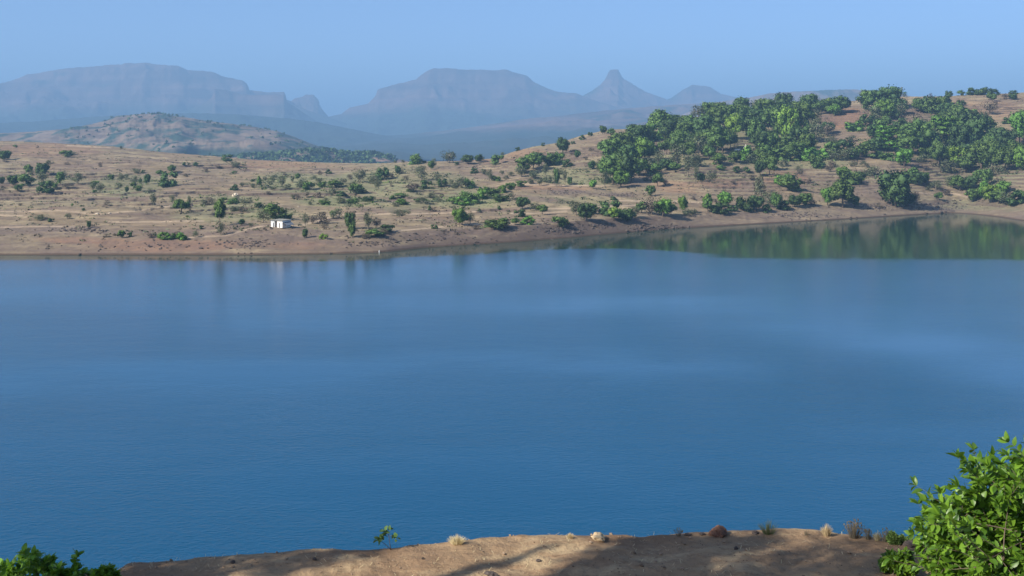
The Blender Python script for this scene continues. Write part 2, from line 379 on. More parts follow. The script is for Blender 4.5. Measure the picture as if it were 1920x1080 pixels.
mountain('scrub_hill', 'brown scrub dotted hill behind the left shore', 2900,
         [(-300, 262), (-100, 254), (20, 249), (60, 247), (100, 244), (150, 240), (163, 235), (190, 228), (220, 217.5), (260, 213.5), (290, 212.5), (330, 217), (380, 225), (430, 232),
          (480, 238), (520, 246), (550, 256), (580, 268), (610, 279), (650, 290), (700, 300)], 900, 400, SOFT, 93, M_HILL, base=-28, rough=.12, step=1.6)
mountain('wooded_hill', 'low dark wooded rise between the scrub hill and the near ridge', 2100,
         [(300, 305), (420, 296), (470, 291), (520, 289), (555, 284), (590, 281.5), (612, 282), (632, 286), (645, 289), (665, 288.5), (690, 287.5), (705, 288), (722, 291), (745, 298), (780, 306)],
         350, 250, SOFT, 103, M_WOODED, base=-28, rough=.12, step=1.5)

# ------------------------------------------------------------------ water
def water_mat():
    m = NT('lake_water'); co = m.co(); b = m.b
    s = m.n('ShaderNodeSeparateXYZ'); m.l(co, s.inputs[0]); x, y = s.outputs[0], s.outputs[1]
    at = m.n('ShaderNodeAttribute', attribute_name='wind'); wind = at.outputs['Fac']
    streak = m.noise(m.mapd(co, (.35, 1, 1)), .016, 4, .55)
    gust = m.ramp(streak, .38, .66, .75, 1.2)
    r1 = m.noise(m.mapd(co, (.8, 1, 1)), 1.35, 5, .65)
    r2 = m.noise(m.mapd(co, (.6, 1, 1)), .22, 4, .55)
    h = m.math('ADD', m.math('MULTIPLY', r1, .5), m.math('MULTIPLY', r2, .6))
    bm = m.n('ShaderNodeBump'); m.l(h, bm.inputs['Height']); bm.inputs['Distance'].default_value = .42
    m.l(m.math('MULTIPLY', m.math('MULTIPLY', wind, gust), .5), bm.inputs['Strength']); m.l(bm.outputs[0], b.inputs['Normal'])
    m.l(m.math('ADD', m.math('MULTIPLY', wind, .01), .09), b.inputs['Roughness'])
    b.inputs['IOR'].default_value = 1.33; b.inputs['Specular IOR Level'].default_value = .5
    at2 = m.n('ShaderNodeAttribute', attribute_name='open_water')
    m.col(m.mix(at2.outputs['Fac'], (.018, .045, .03), (.0, .062, .138)))
    return m.m
CALM = [(-1500, 480), (0, 486), (400, 492), (500, 494), (600, 489), (712, 486), (800, 480), (960, 471), (1100, 465), (1160, 465.5), (1240, 471), (1300, 476), (1400, 481), (1500, 484), (1700, 485), (1920, 485), (3400, 485)]
wu = np.linspace(-2600, 4500, 360)
wy = np.concatenate([np.geomspace(18, 330, 60), np.linspace(334, 640, 150), np.linspace(660, 1000, 8)])
WU, WYg = np.meshgrid(wu, wy); WX = (WU - 960) / F * WYg
wV = HOR + CAMZ * F / WYg
wob = fbm(WX / 40, WYg / 18, 3, 51) * 3
wind = ss(-2, 2.5 + 7 * ss(1250, 1600, WU), wV + wob * 1.5 - smtab(CALM, WU, 10))
open_w = wind.copy()
sw1 = tab([(-2600, 640), (300, 640), (560, 622), (700, 632), (1000, 580), (1150, 572), (1400, 592), (1650, 632), (1920, 690), (4500, 760)], WU)
swA = tab([(-2600, 0), (300, 0), (480, .35), (700, .3), (900, .1), (1080, .65), (1300, .8), (1900, 1), (4500, 1)], WU)
swW = tab([(-2600, 12), (700, 12), (1100, 20), (1920, 62), (4500, 90)], WU)
slick = swA * np.exp(-((wV + wob * 2.5 - sw1) / swW) ** 2) * (.75 + .5 * fbm(WX / 60, WYg / 9, 3, 57))
slick = np.clip(slick + .7 * ss(.0, .5, fbm(WX / 80 + 9, WYg / 22, 4, 59)) * ss(550, 640, wV), 0, .92)
wind = wind * (1 - slick) * (.5 + .5 * ss(50, 240, wV - 440))
# sheltered slick curving in from the right
me = npmesh('lake_water', np.stack([WX.ravel(), WYg.ravel(), 0 * WX.ravel()], 1), grid_faces(*WX.shape), water_mat())
a = me.attributes.new('wind', 'FLOAT', 'POINT'); a.data.foreach_set('value', wind.astype(np.float32).ravel())
a = me.attributes.new('open_water', 'FLOAT', 'POINT'); a.data.foreach_set('value', open_w.astype(np.float32).ravel())
tag(link('lake_water', me), 'wide blue lake with fine wind ripples', kind='structure')

# ------------------------------------------------------------------ near bank
LEDGE = CAMZ - 3.9
E_PX = [(-900, 1140), (0, 1100), (150, 1085), (215, 1079), (240, 1065), (330, 1058), (370, 1049), (470, 1046), (520, 1044), (560, 1037), (700, 1036), (780, 1027), (880, 1019), (960, 1012), (1060, 1009), (1150, 1009),
        (1200, 1010), (1260, 1005), (1330, 1001), (1400, 999), (1500, 1000), (1560, 1005), (1620, 1012), (1700, 1019), (1800, 1024), (1920, 1028), (2600, 1060)]
def H_near(X, Y):
    X = np.asarray(X, float); Y = np.asarray(Y, float)
    u = 960 + F * X / np.maximum(Y, 3.0)
    ye = smtab(E_PX, np.clip(u, -900, 2600), 6); de = 3.9 * F / (ye - HOR)
    top = LEDGE + fbm(X / 1.6, Y / 1.6, 4, 61) * .13 * (1 - ss(-.9, -.1, Y - de)) + fbm(X / .35, Y / .35, 4, 64) * .036
    up = np.clip(7.2 - Y, 0, 40) * .34; up = np.minimum(up, 2.3 + np.clip(-Y - 3, 0, 50) * .15)
    top = top + up
    b = np.maximum(Y - de, 0)
    drop = np.where(b < .3, b * b * 1.2, .108 + (b - .3) * .72)
    z = top - drop - ss(0, 3, b) * fbm(X / 3, Y / 3, 4, 66) * .8
    return np.maximum(z, -3)
nx = np.concatenate([-np.geomspace(60, 7.5, 40), np.linspace(-7.4, 7.4, 560), np.geomspace(7.5, 60, 40)])
ny = np.concatenate([np.linspace(-45, 6, 50), np.linspace(6.1, 8, 20), np.linspace(8.03, 11.8, 210), np.linspace(11.9, 75, 110)])
NX, NY = np.meshgrid(nx, ny); NZ = H_near(NX, NY)
def near_mat():
    m = NT('trodden_earth'); co = m.co()
    big = m.noise(co, .7, 5); fine = m.noise(m.mapd(co, (1, 1, 1)), 9, 7, .7); pale = m.noise(m.mapd(co, (.6, 1.3, 1)), 2.2, 6, .6)
    c = m.mix(m.ramp(big, .35, .65), (.22, .14, .082), (.34, .235, .135))
    c = m.mix(m.ramp(pale, .52, .7, 0, .8), c, (.50, .38, .22))
    c = m.mix(m.ramp(fine, .5, .68, 0, .75), c, (.19, .12, .07))
    v = m.n('ShaderNodeTexVoronoi'); v.inputs['Scale'].default_value = 14; m.l(co, v.inputs['Vector'])
    c = m.mix(m.ramp(v.outputs['Distance'], .12, .2, .5, 0), c, (.2, .15, .11))
    m.col(c); m.rough(.95); m.bump(m.math('ADD', fine, m.math('MULTIPLY', pale, .6)), .8, .05)
    return m.m
M_EARTH = near_mat()
tag(link('near_bank', npmesh('near_bank', np.stack([NX.ravel(), NY.ravel(), NZ.ravel()], 1), grid_faces(*NX.shape), M_EARTH)),
    'trodden brown earth ledge above the lake in the foreground', kind='structure')
def px2near(px, py):
    Ys = np.arange(8.0, 13, .01); X = (px - 960) / F * Ys
    z = H_near(X, Ys); k = np.nonzero(z >= CAMZ - (py - HOR) / F * Ys)[0]
    if len(k) == 0:
        k = [int(np.argmin(CAMZ - (py - HOR) / F * Ys - z))]
    Y = Ys[k[0]]; return float((px - 960) / F * Y), float(Y), float(z[k[0]])

# ------------------------------------------------------------------ foliage prototypes
def rnd_dir(n): v = R.normal(size=(n, 3)); return v / np.linalg.norm(v, axis=1)[:, None]
def ico(c, r, k=2, amp=.18, seed=0, zs=1.):
    import bmesh
    bm = bmesh.new(); bmesh.ops.create_icosphere(bm, subdivisions=k, radius=1)
    V = np.array([v.co[:] for v in bm.verts]); Fs = np.array([[v.index for v in f.verts] for f in bm.faces]); bm.free()
    n = fbm(V[:, 0] * 2.3 + seed, V[:, 1] * 2.3 + V[:, 2] * 1.7 + seed, 3, seed % 17)
    return np.array(c) + V * (r * (1 + amp * n * 2))[:, None] * np.array([1, 1, zs]), Fs
def crown_mesh(name, mat, seed, nl=10, leaves=1500, size=.05, z0=.15, core=True, flat=False, layers=0, narrow=1., spread=1.):
    """a crown of leaf clumps gathered in uneven lobes; unit width and height, foot at z = 0"""
    rs = np.random.RandomState(seed); V = []; T = []; N = []; Q = []
    cz, hz = (1 + z0) / 2, (1 - z0) / 2
    lob = []
    for i in range(nl):
        if layers:
            lv = i % layers; zz = z0 + (1 - z0) * (lv + .6) / layers; rr = .36 * (1 - .55 * (lv / layers)) * rs.rand() ** .5
            a = rs.rand() * 6.28; c = np.array([math.cos(a) * rr, math.sin(a) * rr, zz]); r = rs.uniform(.13, .2); sz = .35
        else:
            d = rs.normal(size=3); d /= np.linalg.norm(d); q = rs.uniform(.35, .72) * spread
            c = np.array([d[0] * .5 * q * narrow, d[1] * .5 * q * narrow, cz + d[2] * hz * q]); r = rs.uniform(.15, .27) * (1. if nl < 20 else .74)
            if flat: c[2] = z0 + (1 - z0) * (.25 + .35 * rs.rand())
            sz = 1.0 if hz > .3 else .8
        lob.append((c, r, sz, rs.rand()))
    per = leaves // nl
    for (c, r, sz, t) in lob:
        d = rnd_dir(per); rr = r * (1.12 - .6 * rs.rand(per) ** 1.5) * (1 + .22 * fbm(d[:, 0] * 2.5 + seed, d[:, 1] * 2.5 + d[:, 2] * 2, 2, seed % 13) * 2)
        P = c + d * rr[:, None] * np.array([1, 1, sz])
        P[:, 2] = np.maximum(P[:, 2], .01)
        s = size * rs.uniform(.6, 1.3, per)
        a = rnd_dir(per); a = a - d * (a * d).sum(1)[:, None] * .5; a /= np.linalg.norm(a, axis=1)[:, None]
        b = np.cross(a, rnd_dir(per)); b /= np.linalg.norm(b, axis=1)[:, None]
        base = len(V) and sum(len(x) for x in V)
        quad = np.stack([P - a * s[:, None], P + b * s[:, None] * .6, P + a * s[:, None], P - b * s[:, None] * .6], 1)
        V.append(quad.reshape(-1, 3)); nn = d * .75 + rs.normal(size=(per, 3)) * .33; nn[:, 2] += .15; nn /= np.linalg.norm(nn, axis=1)[:, None]
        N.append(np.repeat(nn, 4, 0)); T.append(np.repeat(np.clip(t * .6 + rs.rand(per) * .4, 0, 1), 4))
        Q.append(base + np.arange(per * 4).reshape(-1, 4))
    V = np.concatenate(V); N = np.concatenate(N); T = np.concatenate(T); Q = np.concatenate(Q)
    if core:
        tv, tf, tn, tt = [], [], [], []
        b = len(V)
        for k, (c, r, sz, t) in enumerate(lob):
            v, f = ico(c, r * .66, 2, .25, seed + k, sz); v[:, 2] = np.maximum(v[:, 2], .0)
            n = v - c; n /= np.linalg.norm(n, axis=1)[:, None] + 1e-6
            # triangles as quads with a doubled corner are avoided: split each triangle into three quads
            ctr = v[f].mean(1); e = (v[f] + v[f[:, [1, 2, 0]]]) / 2; nb = b + len(v); m = len(f)
            allv = np.concatenate([v, ctr, e.reshape(-1, 3)]); aln = allv - c; aln /= np.linalg.norm(aln, axis=1)[:, None] + 1e-6
            q = []
            ci = nb + np.arange(m); ei = nb + m + np.arange(m * 3).reshape(m, 3)
            for j in range(3): q.append(np.stack([b + f[:, j], ei[:, j], ci, ei[:, j - 1]], 1))
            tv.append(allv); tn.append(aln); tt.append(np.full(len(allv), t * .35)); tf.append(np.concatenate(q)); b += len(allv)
        V = np.concatenate([V] + tv); N = np.concatenate([N] + tn); T = np.concatenate([T] + tt); Q = np.concatenate([Q] + tf)
    ext = np.percentile(np.abs(V[:, :2]), 98.5); V[:, :2] *= .5 / ext
    zt = np.percentile(V[:, 2], 99.3); V[:, 2] /= zt
    return npmesh(name, V, Q, mat, True, N, T)
M_BARK = mat_plain('bark', (.13, .10, .075), .9, .35, 4)
M_PALEBARK = mat_plain('pale_bark', (.3, .25, .19), .9, .3, 4)
LEAF = {
    'D': mat_leaf('dark_leaves', (.034, .066, .024), (.095, .15, .048), .25),
    'G': mat_leaf('green_leaves', (.055, .10, .028), (.145, .22, .058), .3),
    'B': mat_leaf('bright_leaves', (.075, .15, .03), (.17, .31, .055), .3),
    'Y': mat_leaf('lime_leaves', (.10, .19, .03), (.24, .36, .06), .3),
    'S': mat_leaf('grey_green_leaves', (.085, .10, .058), (.17, .19, .105), .2),
    'R': mat_leaf('dry_twigs', (.10, .08, .06), (.20, .165, .12), .1, tcol=(.14, .12, .07)),
}
def trunk_mesh(name, seed, h=.45, mat=None, branches=5, sparse=False):
    rs = random.Random(seed); mb = MB(); top = .72 if sparse else h
    lean = rs.uniform(-.05, .05)
    mb.tube([(0, 0, -.06), (lean * .4, 0, top * .4), (lean, lean * .5, top)], [.045, .032, .018], 6)
    for k in range(branches):
        z = rs.uniform(.18, top * .8); a = rs.random() * 6.28; r = rs.uniform(.18, .36); zz = min(.93, z + rs.uniform(.18, .4))
        mb.tube([(lean * z / top, 0, z), (math.cos(a) * r * .5, math.sin(a) * r * .5, (z + zz) / 2 - .02), (math.cos(a) * r, math.sin(a) * r, zz)], [.02, .014, .006], 4)
    return mb.mesh(name, mat or M_BARK, True)
TREES = {}; SHRUBS = {}
for ki, k in enumerate('DGBYSR'):
    sp = k in 'SR'
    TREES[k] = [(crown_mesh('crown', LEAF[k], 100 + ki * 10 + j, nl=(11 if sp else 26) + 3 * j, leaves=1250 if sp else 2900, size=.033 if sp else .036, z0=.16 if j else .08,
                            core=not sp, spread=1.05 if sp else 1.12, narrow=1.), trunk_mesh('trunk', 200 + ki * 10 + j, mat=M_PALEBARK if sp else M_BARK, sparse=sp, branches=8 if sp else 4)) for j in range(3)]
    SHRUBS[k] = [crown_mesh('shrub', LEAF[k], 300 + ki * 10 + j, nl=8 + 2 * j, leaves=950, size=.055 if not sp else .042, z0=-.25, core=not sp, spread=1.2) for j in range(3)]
TREES['L'] = [(crown_mesh('crown', LEAF['B'], 400 + j, nl=26, leaves=2300, size=.042, z0=.06, layers=6), trunk_mesh('trunk', 410 + j, .8)) for j in range(2)]
SHRUBS['L'] = SHRUBS['B']

WORD = {'D': 'dark green', 'G': 'green', 'B': 'bright green', 'Y': 'yellow green', 'S': 'thin grey green', 'R': 'dry brown', 'L': 'bright layered'}
PLACED = []
def plant(px, py, wpx, hpx, k, zone, unique=True):
    gf = 1.22 if zone in ('in the big grove', 'in the right edge grove') else 1.1
    if zone in ('in the big grove', 'in the right edge grove') and k == 'D' and (int(px) + int(py)) % 3 == 0: k = 'G'
    if px < 1000 and k == 'D' and (int(px) * 3 + int(py)) % 5 < 2: k = 'G'
    if px < 1000 and k == 'G' and (int(px) * 5 + int(py)) % 7 < 2: k = 'S'
    wpx *= gf; hpx *= gf ** .6
    X, Y, Z = px2ground(px, py)
    sw = wpx / F * Y; sh = hpx / F * Y; rs = random.Random(int(px * 31 + py * 7))
    bushy = (wpx > 1.35 * hpx) or hpx < 9
    rz = rs.random() * 6.28; j = rs.randrange(3)
    if bushy:
        o = link('shrub', SHRUBS[k][j % len(SHRUBS[k])]); o.location = (X, Y, Z - .03 * sh); o.rotation_euler = (0, 0, rz); o.scale = (sw * 1.05, sw * rs.uniform(.8, 1.05), sh * 1.05)
        kind = 'shrub'
    else:
        cr, tr = TREES[k][j % len(TREES[k])]
        kind = 'tree'
        o = empty('tree', (X, Y, Z - .01 * sh), rz, (sw * 1.02, sw * rs.uniform(.85, 1.05), sh * 1.02))
        link('crown', cr, o); link('trunk', tr, o)
    o['category'] = kind
    PLACED.append((o, px, py, wpx * hpx, k, kind, zone, unique))
    return o

# ------------------------------------------------------------------ trees and shrubs of the far shore: foot x, foot y, width, height in photograph pixels, kind
ZONES = {}
ZONES['on the upper left slope'] = """9,300,18,16,D 12,304,12,5,R 123,294,26,11,G 138,291,14,6,D 28,277,8,5,D 70,277,6,4,R 126,309,10,5,R 187,313,9,8,R 227,279,6,5,D 345,310,7,5,D 355,311,7,4,D
 367,311,10,6,D 425,302,17,11,D 437,313,26,9,S 385,322,12,5,R 410,316,14,4,R 440,326,10,5,D 253,325,18,8,G 268,324,8,5,D 322,325,17,14,D 350,331,20,5,R 92,307,12,6,S 457,311,10,4,S"""
ZONES['in the far left clump'] = """53,328,17,18,G 78,330,21,22,D 25,348,17,17,D 47,350,30,21,D 80,343,20,18,G 86,361,26,19,D 34,360,14,9,D 113,347,13,21,D 146,348,20,19,D 3,345,10,12,D 120,333,14,10,S 101,352,14,8,D 60,330,9,10,D
 6,357,14,8,R 128,352,18,7,R"""
ZONES['on the left plain'] = """208,337,13,9,D 228,340,12,13,S 237,336,10,9,S 254,344,10,13,S 263,343,6,8,D 276,345,9,17,D 315,349,33,25,D 300,330,12,10,D 174,358,13,17,S 187,361,18,16,S 180,350,14,10,G 238,364,6,11,D 258,359,15,10,G 222,352,14,9,S
 288,386,14,24,S 340,398,27,22,G 323,382,10,15,S 354,389,10,20,S 440,357,15,10,D 454,351,10,9,S 475,353,9,8,S 474,341,7,5,D 422,380,15,9,D 437,382,22,9,G 460,382,24,9,S 380,385,18,10,S 394,384,20,12,R 440,396,26,9,S 455,400,18,8,R
 78,412,27,9,S 96,416,11,6,D 127,411,12,10,S 38,386,10,5,R 136,387,6,5,D 200,385,9,5,R 156,395,7,4,D 60,374,12,4,R 178,362,9,5,D 355,396,8,5,R 120,376,10,4,R 250,352,10,10,G"""
ZONES['along the left shore'] = """167,428,7,12,D 200,445,15,6,R 214,443,6,4,R 228,447,12,13,D 243,445,10,8,D 282,446,14,8,R 290,442,6,4,D 308,450,21,13,B 318,449,12,7,G 340,450,20,12,B 330,448,12,9,G 367,446,11,12,S 378,430,9,6,D
 412,422,23,44,G 414,442,15,22,S 453,423,10,11,D 440,431,8,5,S 90,464,6,6,R 470,424,10,6,S"""
ZONES['on the middle plain'] = """486,352,8,20,D 497,340,8,9,S 511,343,9,13,S 529,352,14,22,G 548,343,8,11,S 558,337,9,11,D 517,333,8,6,S 540,356,14,8,S 567,352,20,14,S 580,357,24,14,G 598,344,12,10,S 603,350,12,9,G 616,326,12,8,D 600,327,9,6,R
 628,352,32,13,G 645,345,12,10,S 675,342,26,24,S 660,348,14,8,S 717,336,27,20,D 703,350,16,22,G 709,357,12,22,S 695,345,18,14,S 668,367,24,19,G 682,362,12,6,D 640,368,22,9,D 622,366,18,12,S 612,378,14,7,S 635,381,28,10,G 660,381,22,8,G 690,378,20,9,D
 555,372,16,8,R 575,370,12,10,R 548,373,10,7,S 596,371,16,10,R 580,384,12,7,S 610,384,18,8,G 745,327,11,15,D 751,325,10,8,S 790,339,22,27,S 770,360,24,14,R 800,354,20,15,D 829,350,18,12,D 820,343,12,16,S 853,353,14,7,S 862,353,34,20,G 881,352,22,15,D 845,345,10,8,S
 889,325,13,9,D 905,326,16,9,S 917,339,12,20,S 930,339,18,9,G 948,336,12,8,S 760,338,12,8,R 735,350,10,8,R 503,366,10,6,R 512,357,14,7,S 535,328,10,5,R 590,335,10,6,S 957,330,14,8,S 940,326,10,6,D 732,336,16,9,R 780,350,10,5,R 655,336,12,8,R"""
ZONES['on the hazy middle skyline'] = """779,308,24,17,D 808,317,13,14,D 813,314,10,16,S 842,306,28,22,G 877,308,20,16,D 898,305,14,14,D 902,301,12,8,S 934,309,23,17,D 943,291,8,6,D 740,305,8,4,D 755,305,9,5,S 795,305,8,4,D 856,309,8,5,D"""
ZONES['in the long green belt'] = """750,372,24,8,G 735,374,14,7,G 752,383,26,9,B 740,388,18,8,G 782,380,14,7,G 793,382,28,12,G 812,372,18,12,G 822,377,12,7,S 848,383,20,12,G 866,385,24,15,B 884,380,30,18,G 904,373,28,18,B 924,367,26,15,G 942,362,22,13,B 958,357,20,13,G
 750,404,28,10,S 763,401,16,8,S 813,397,12,8,R 806,395,8,8,D 940,378,28,12,G 956,374,20,12,S 936,396,7,7,D 870,375,18,9,S 769,360,14,6,G 700,375,14,7,S 978,350,20,10,G 993,344,16,8,S"""
ZONES['around the white hut'] = """508,412,38,28,G 494,418,26,22,S 484,390,15,8,D 530,409,14,9,D 540,411,14,8,D 520,400,12,12,D 573,424,12,22,S 572,447,8,16,D 600,419,28,20,R 586,420,16,14,R 632,410,25,18,D 625,406,12,10,G 656,429,18,28,D 661,446,14,24,G 690,430,20,32,S 705,428,18,18,R
 700,445,34,14,D 720,440,20,10,R 728,434,27,12,D 607,449,16,9,Y 498,433,5,8,R 610,428,14,8,R 685,447,16,9,R"""
ZONES['along the middle shore'] = """815,429,14,7,D 861,423,23,30,B 872,420,16,18,G 882,420,14,20,S 893,430,14,7,R 930,427,38,15,G 948,426,22,11,D 915,425,16,10,S 899,397,6,5,D 966,422,12,12,G 980,393,22,21,D 974,407,20,13,D 990,421,22,14,B 1001,394,22,14,S 1017,402,19,17,G 1043,425,28,16,G
 1060,421,14,8,D 1080,404,26,24,S 1098,415,30,30,D 1092,400,18,16,S 1110,402,20,18,G 1143,405,36,26,D 1150,414,22,22,Y 1165,415,16,20,G 1175,414,30,20,D 1190,408,20,18,S 1203,400,22,20,G 1222,402,30,30,R 1243,406,32,30,B 1258,402,18,18,D 1280,399,15,28,B 1290,404,20,12,S 1302,402,20,10,S
 1327,399,18,24,G 1340,400,14,12,D 1327,386,16,20,B 1352,400,32,18,D 1360,388,24,26,B 1375,396,14,10,D"""
ZONES['along the right shore'] = """1398,396,32,24,D 1388,392,16,18,G 1425,382,22,50,S 1418,396,26,26,D 1442,388,22,28,S 1436,398,20,14,D 1455,394,18,30,G 1470,394,24,16,D 1462,380,12,14,S 1490,388,24,20,D 1510,386,26,22,G 1524,386,16,10,R 1552,386,22,30,B 1580,390,46,48,G 1602,388,20,18,D
 1566,372,20,24,B 1680,388,52,62,D 1672,386,30,36,G 1700,386,26,22,D 1716,388,16,26,R 1650,389,18,8,R 1760,376,14,14,G 1740,358,12,8,S 1755,356,20,16,S 1825,378,24,22,G 1845,376,20,34,B 1860,381,28,30,Y 1872,382,30,24,G 1890,384,26,22,S 1905,384,34,24,D 1918,380,16,20,G 1882,362,22,20,B
 1800,358,30,26,G 1822,356,28,24,D 1783,352,20,20,S 1810,350,44,18,S 1835,342,24,22,G 1850,350,18,30,G 1745,352,14,9,S 1720,348,22,22,D 1735,346,18,20,G 1708,344,20,14,D 1776,366,16,9,R"""
ZONES['on the open right hillside'] = """1220,368,18,18,G 1112,354,12,15,B 1134,350,18,26,S 1164,352,20,20,G 1140,345,12,10,D 1233,350,20,24,G 1217,340,24,13,S 1246,348,12,12,R 1290,330,18,32,S 1306,344,12,34,S 1314,340,18,14,D 1335,342,22,18,S 1350,320,18,10,G 1266,325,20,16,G 1250,320,24,20,D 1300,310,22,16,S
 1380,322,16,9,D 1400,324,14,8,D 1375,345,10,5,R 1425,330,18,24,D 1443,328,22,32,G 1478,357,44,28,G 1466,350,26,18,B 1494,359,12,14,G 1502,330,14,12,R 1516,345,14,9,R 1498,320,14,8,S 1530,310,26,18,G 1560,315,16,14,R 1595,343,48,22,G 1582,338,24,22,B 1610,344,22,18,D 1635,330,30,18,S
 1620,312,20,10,S 1600,312,16,9,S 1648,345,10,6,R 1695,312,28,30,B 1712,332,18,16,G 1556,323,16,14,R 1468,312,20,14,S 1535,316,20,12,D 1640,322,14,9,R 1104,310,10,6,R 1110,318,12,15,D 1121,324,11,20,S 1100,300,8,6,R 1340,378,8,5,R 1300,374,10,4,R 1150,375,14,6,D 1410,336,16,8,R 1455,320,14,8,G"""
ZONES['left of the big grove'] = """1000,318,32,28,G 985,322,34,24,G 1010,312,22,24,D 978,332,24,20,G 1000,336,20,16,S 1022,330,12,22,S 1043,349,10,30,D 1059,344,8,26,S 1068,347,8,14,D 1050,328,26,12,S 1035,310,30,20,G 1048,306,26,18,B 1062,313,18,13,D 1055,288,21,26,D 1083,298,10,14,D 1075,290,12,8,R
 1092,262,10,8,D 1107,255,9,7,D 1130,251,13,14,D 1145,254,14,12,G 1074,270,7,5,D 1018,274,6,6,D 970,283,10,6,D 1127,281,14,14,G 1188,246,12,12,D 1030,342,30,12,S 1012,348,14,14,S 1277,216,9,8,D 1108,284,12,6,R 1180,262,12,10,S"""
BIG = """1150,345,46,48,G 1172,344,36,50,D 1164,350,26,26,B 1145,300,34,34,G 1165,290,40,36,G 1192,280,38,36,D 1178,318,34,40,D 1202,305,30,40,B 1215,300,26,30,D 1240,258,46,44,G 1228,262,30,24,B 1258,262,34,34,D 1280,262,26,28,D 1208,268,32,28,G 1230,330,26,18,D
 1212,325,30,24,S 1236,315,20,28,S 1270,316,28,40,S 1290,300,26,30,D 1270,290,30,34,D 1310,295,34,34,S 1330,300,24,22,G 1345,290,34,44,D 1320,262,34,38,D 1300,255,26,24,G 1295,246,24,26,G 1310,225,24,24,S 1330,222,28,26,G 1345,245,34,38,G 1370,280,24,30,D
 1365,240,32,36,D 1390,208,27,26,D 1390,225,34,26,G 1365,222,26,22,G 1400,255,36,44,D 1420,275,30,44,G 1375,262,26,40,Y 1415,215,30,24,S 1435,225,34,34,G 1430,285,32,34,D 1450,250,36,40,G 1445,210,24,20,S 1470,212,26,32,D 1465,235,30,36,D 1480,270,30,60,Y
 1470,290,36,30,G 1500,215,28,22,G 1518,212,30,30,D 1505,250,32,50,G 1525,240,30,30,S 1540,215,26,22,D 1553,212,28,24,G 1577,213,30,28,D 1565,218,20,18,B 1515,290,30,34,G 1530,270,24,40,S 1550,256,24,20,R 1552,252,20,20,D 1495,297,32,26,G 1520,300,36,20,B 1455,300,40,24,G
 1560,290,30,20,G 1585,285,40,20,D 1560,300,30,18,S 1590,300,34,20,S 1425,305,36,22,G 1400,300,30,22,B 1380,305,30,18,G 1350,310,30,20,G 1440,318,30,26,G"""
BIG += ' ' + '''1355,285,30,34,G 1320,285,34,30,D 1340,270,28,30,G 1285,245,26,24,G 1262,240,26,22,D 1275,275,28,26,G 1300,280,26,24,D 1250,290,24,26,G 1420,240,30,30,D
 1445,285,30,34,G 1465,262,24,30,G 1485,240,26,28,D 1400,230,24,26,G 1350,222,24,26,G 1330,240,28,28,G 1495,280,30,34,D 1515,268,26,30,G 1480,300,34,20,G 1535,300,30,18,B 1410,306,26,16,S 1560,275,22,18,S 1218,300,28,24,D 1200,330,26,26,G 1185,300,26,28,G 1300,312,28,22,S'''
ZONES['in the big grove'] = BIG
RIGHTG = """1628,208,30,32,G 1645,200,30,26,D 1665,205,42,36,D 1652,215,34,24,G 1685,215,24,26,D 1690,220,20,24,S 1662,226,26,32,B 1640,225,30,22,S 1662,242,28,22,G 1605,246,30,16,B 1598,243,20,10,G 1628,236,28,18,D 1645,250,28,22,G 1660,282,38,40,L 1672,270,30,26,L 1640,260,22,22,D 1690,250,30,24,D
 1625,292,36,24,D 1610,288,30,14,S 1705,290,34,40,G 1725,286,40,52,G 1740,290,34,40,D 1755,282,30,36,S 1770,275,48,48,L 1760,262,36,36,B 1795,285,26,44,D 1808,280,30,38,G 1830,280,40,50,D 1820,260,40,42,D 1800,240,36,38,G 1840,235,28,24,S 1850,250,30,26,D 1725,212,24,24,G 1745,212,30,24,D
 1760,214,34,26,G 1775,218,26,22,D 1772,194,18,14,D 1715,235,30,18,R 1735,245,26,18,S 1855,215,24,24,R 1802,198,14,9,D 1850,290,34,30,G 1870,285,38,36,D 1760,312,26,40,G 1768,300,28,30,S 1795,315,30,34,Y 1812,322,32,26,G 1840,318,40,40,G 1860,315,36,44,D 1885,320,36,36,G 1880,300,34,36,D
 1905,300,34,30,D 1912,270,26,50,B 1895,240,18,14,G 1888,232,14,10,D 1915,320,24,40,B 1780,328,34,22,S 1690,300,28,18,D 1660,300,26,14,G 1740,300,30,20,G 1918,235,14,24,G 1600,265,24,10,S 1655,262,26,20,G 1678,252,24,18,D 1700,262,26,26,D 1712,252,22,20,G 1725,262,26,28,D 1745,262,28,30,D 1780,245,30,30,D 1765,240,28,24,G 1795,262,30,30,G 1810,300,30,26,D 1780,305,28,26,G 1835,255,28,24,G 1870,270,26,24,D 1855,300,30,30,D 1835,300,28,28,G 1895,300,28,30,G 1890,275,24,26,D 1790,225,26,20,D 1815,225,28,18,G 1865,330,30,18,S 1640,282,30,20,D 1600,296,30,14,G 1730,305,24,14,S 1885,186,12,9,R 1900,187,12,10,D 1862,190,12,12,G 1680,226,14,16,D"""
ZONES['in the right edge grove'] = RIGHTG
ZONES['on the bare right crest'] = """1779,179,12,9,D 1800,178,14,9,G 1822,178,20,12,D 1838,178,20,12,G 1852,178,18,11,D 1866,178,16,10,D 1900,176,13,6,D 1744,182,9,7,R 1696,182,8,8,S 1855,187,10,12,G"""
for zone, txt in ZONES.items():
    for it in txt.split():
        a = it.split(','); plant(float(a[0]), float(a[1]), float(a[2]), float(a[3]), a[4], zone)

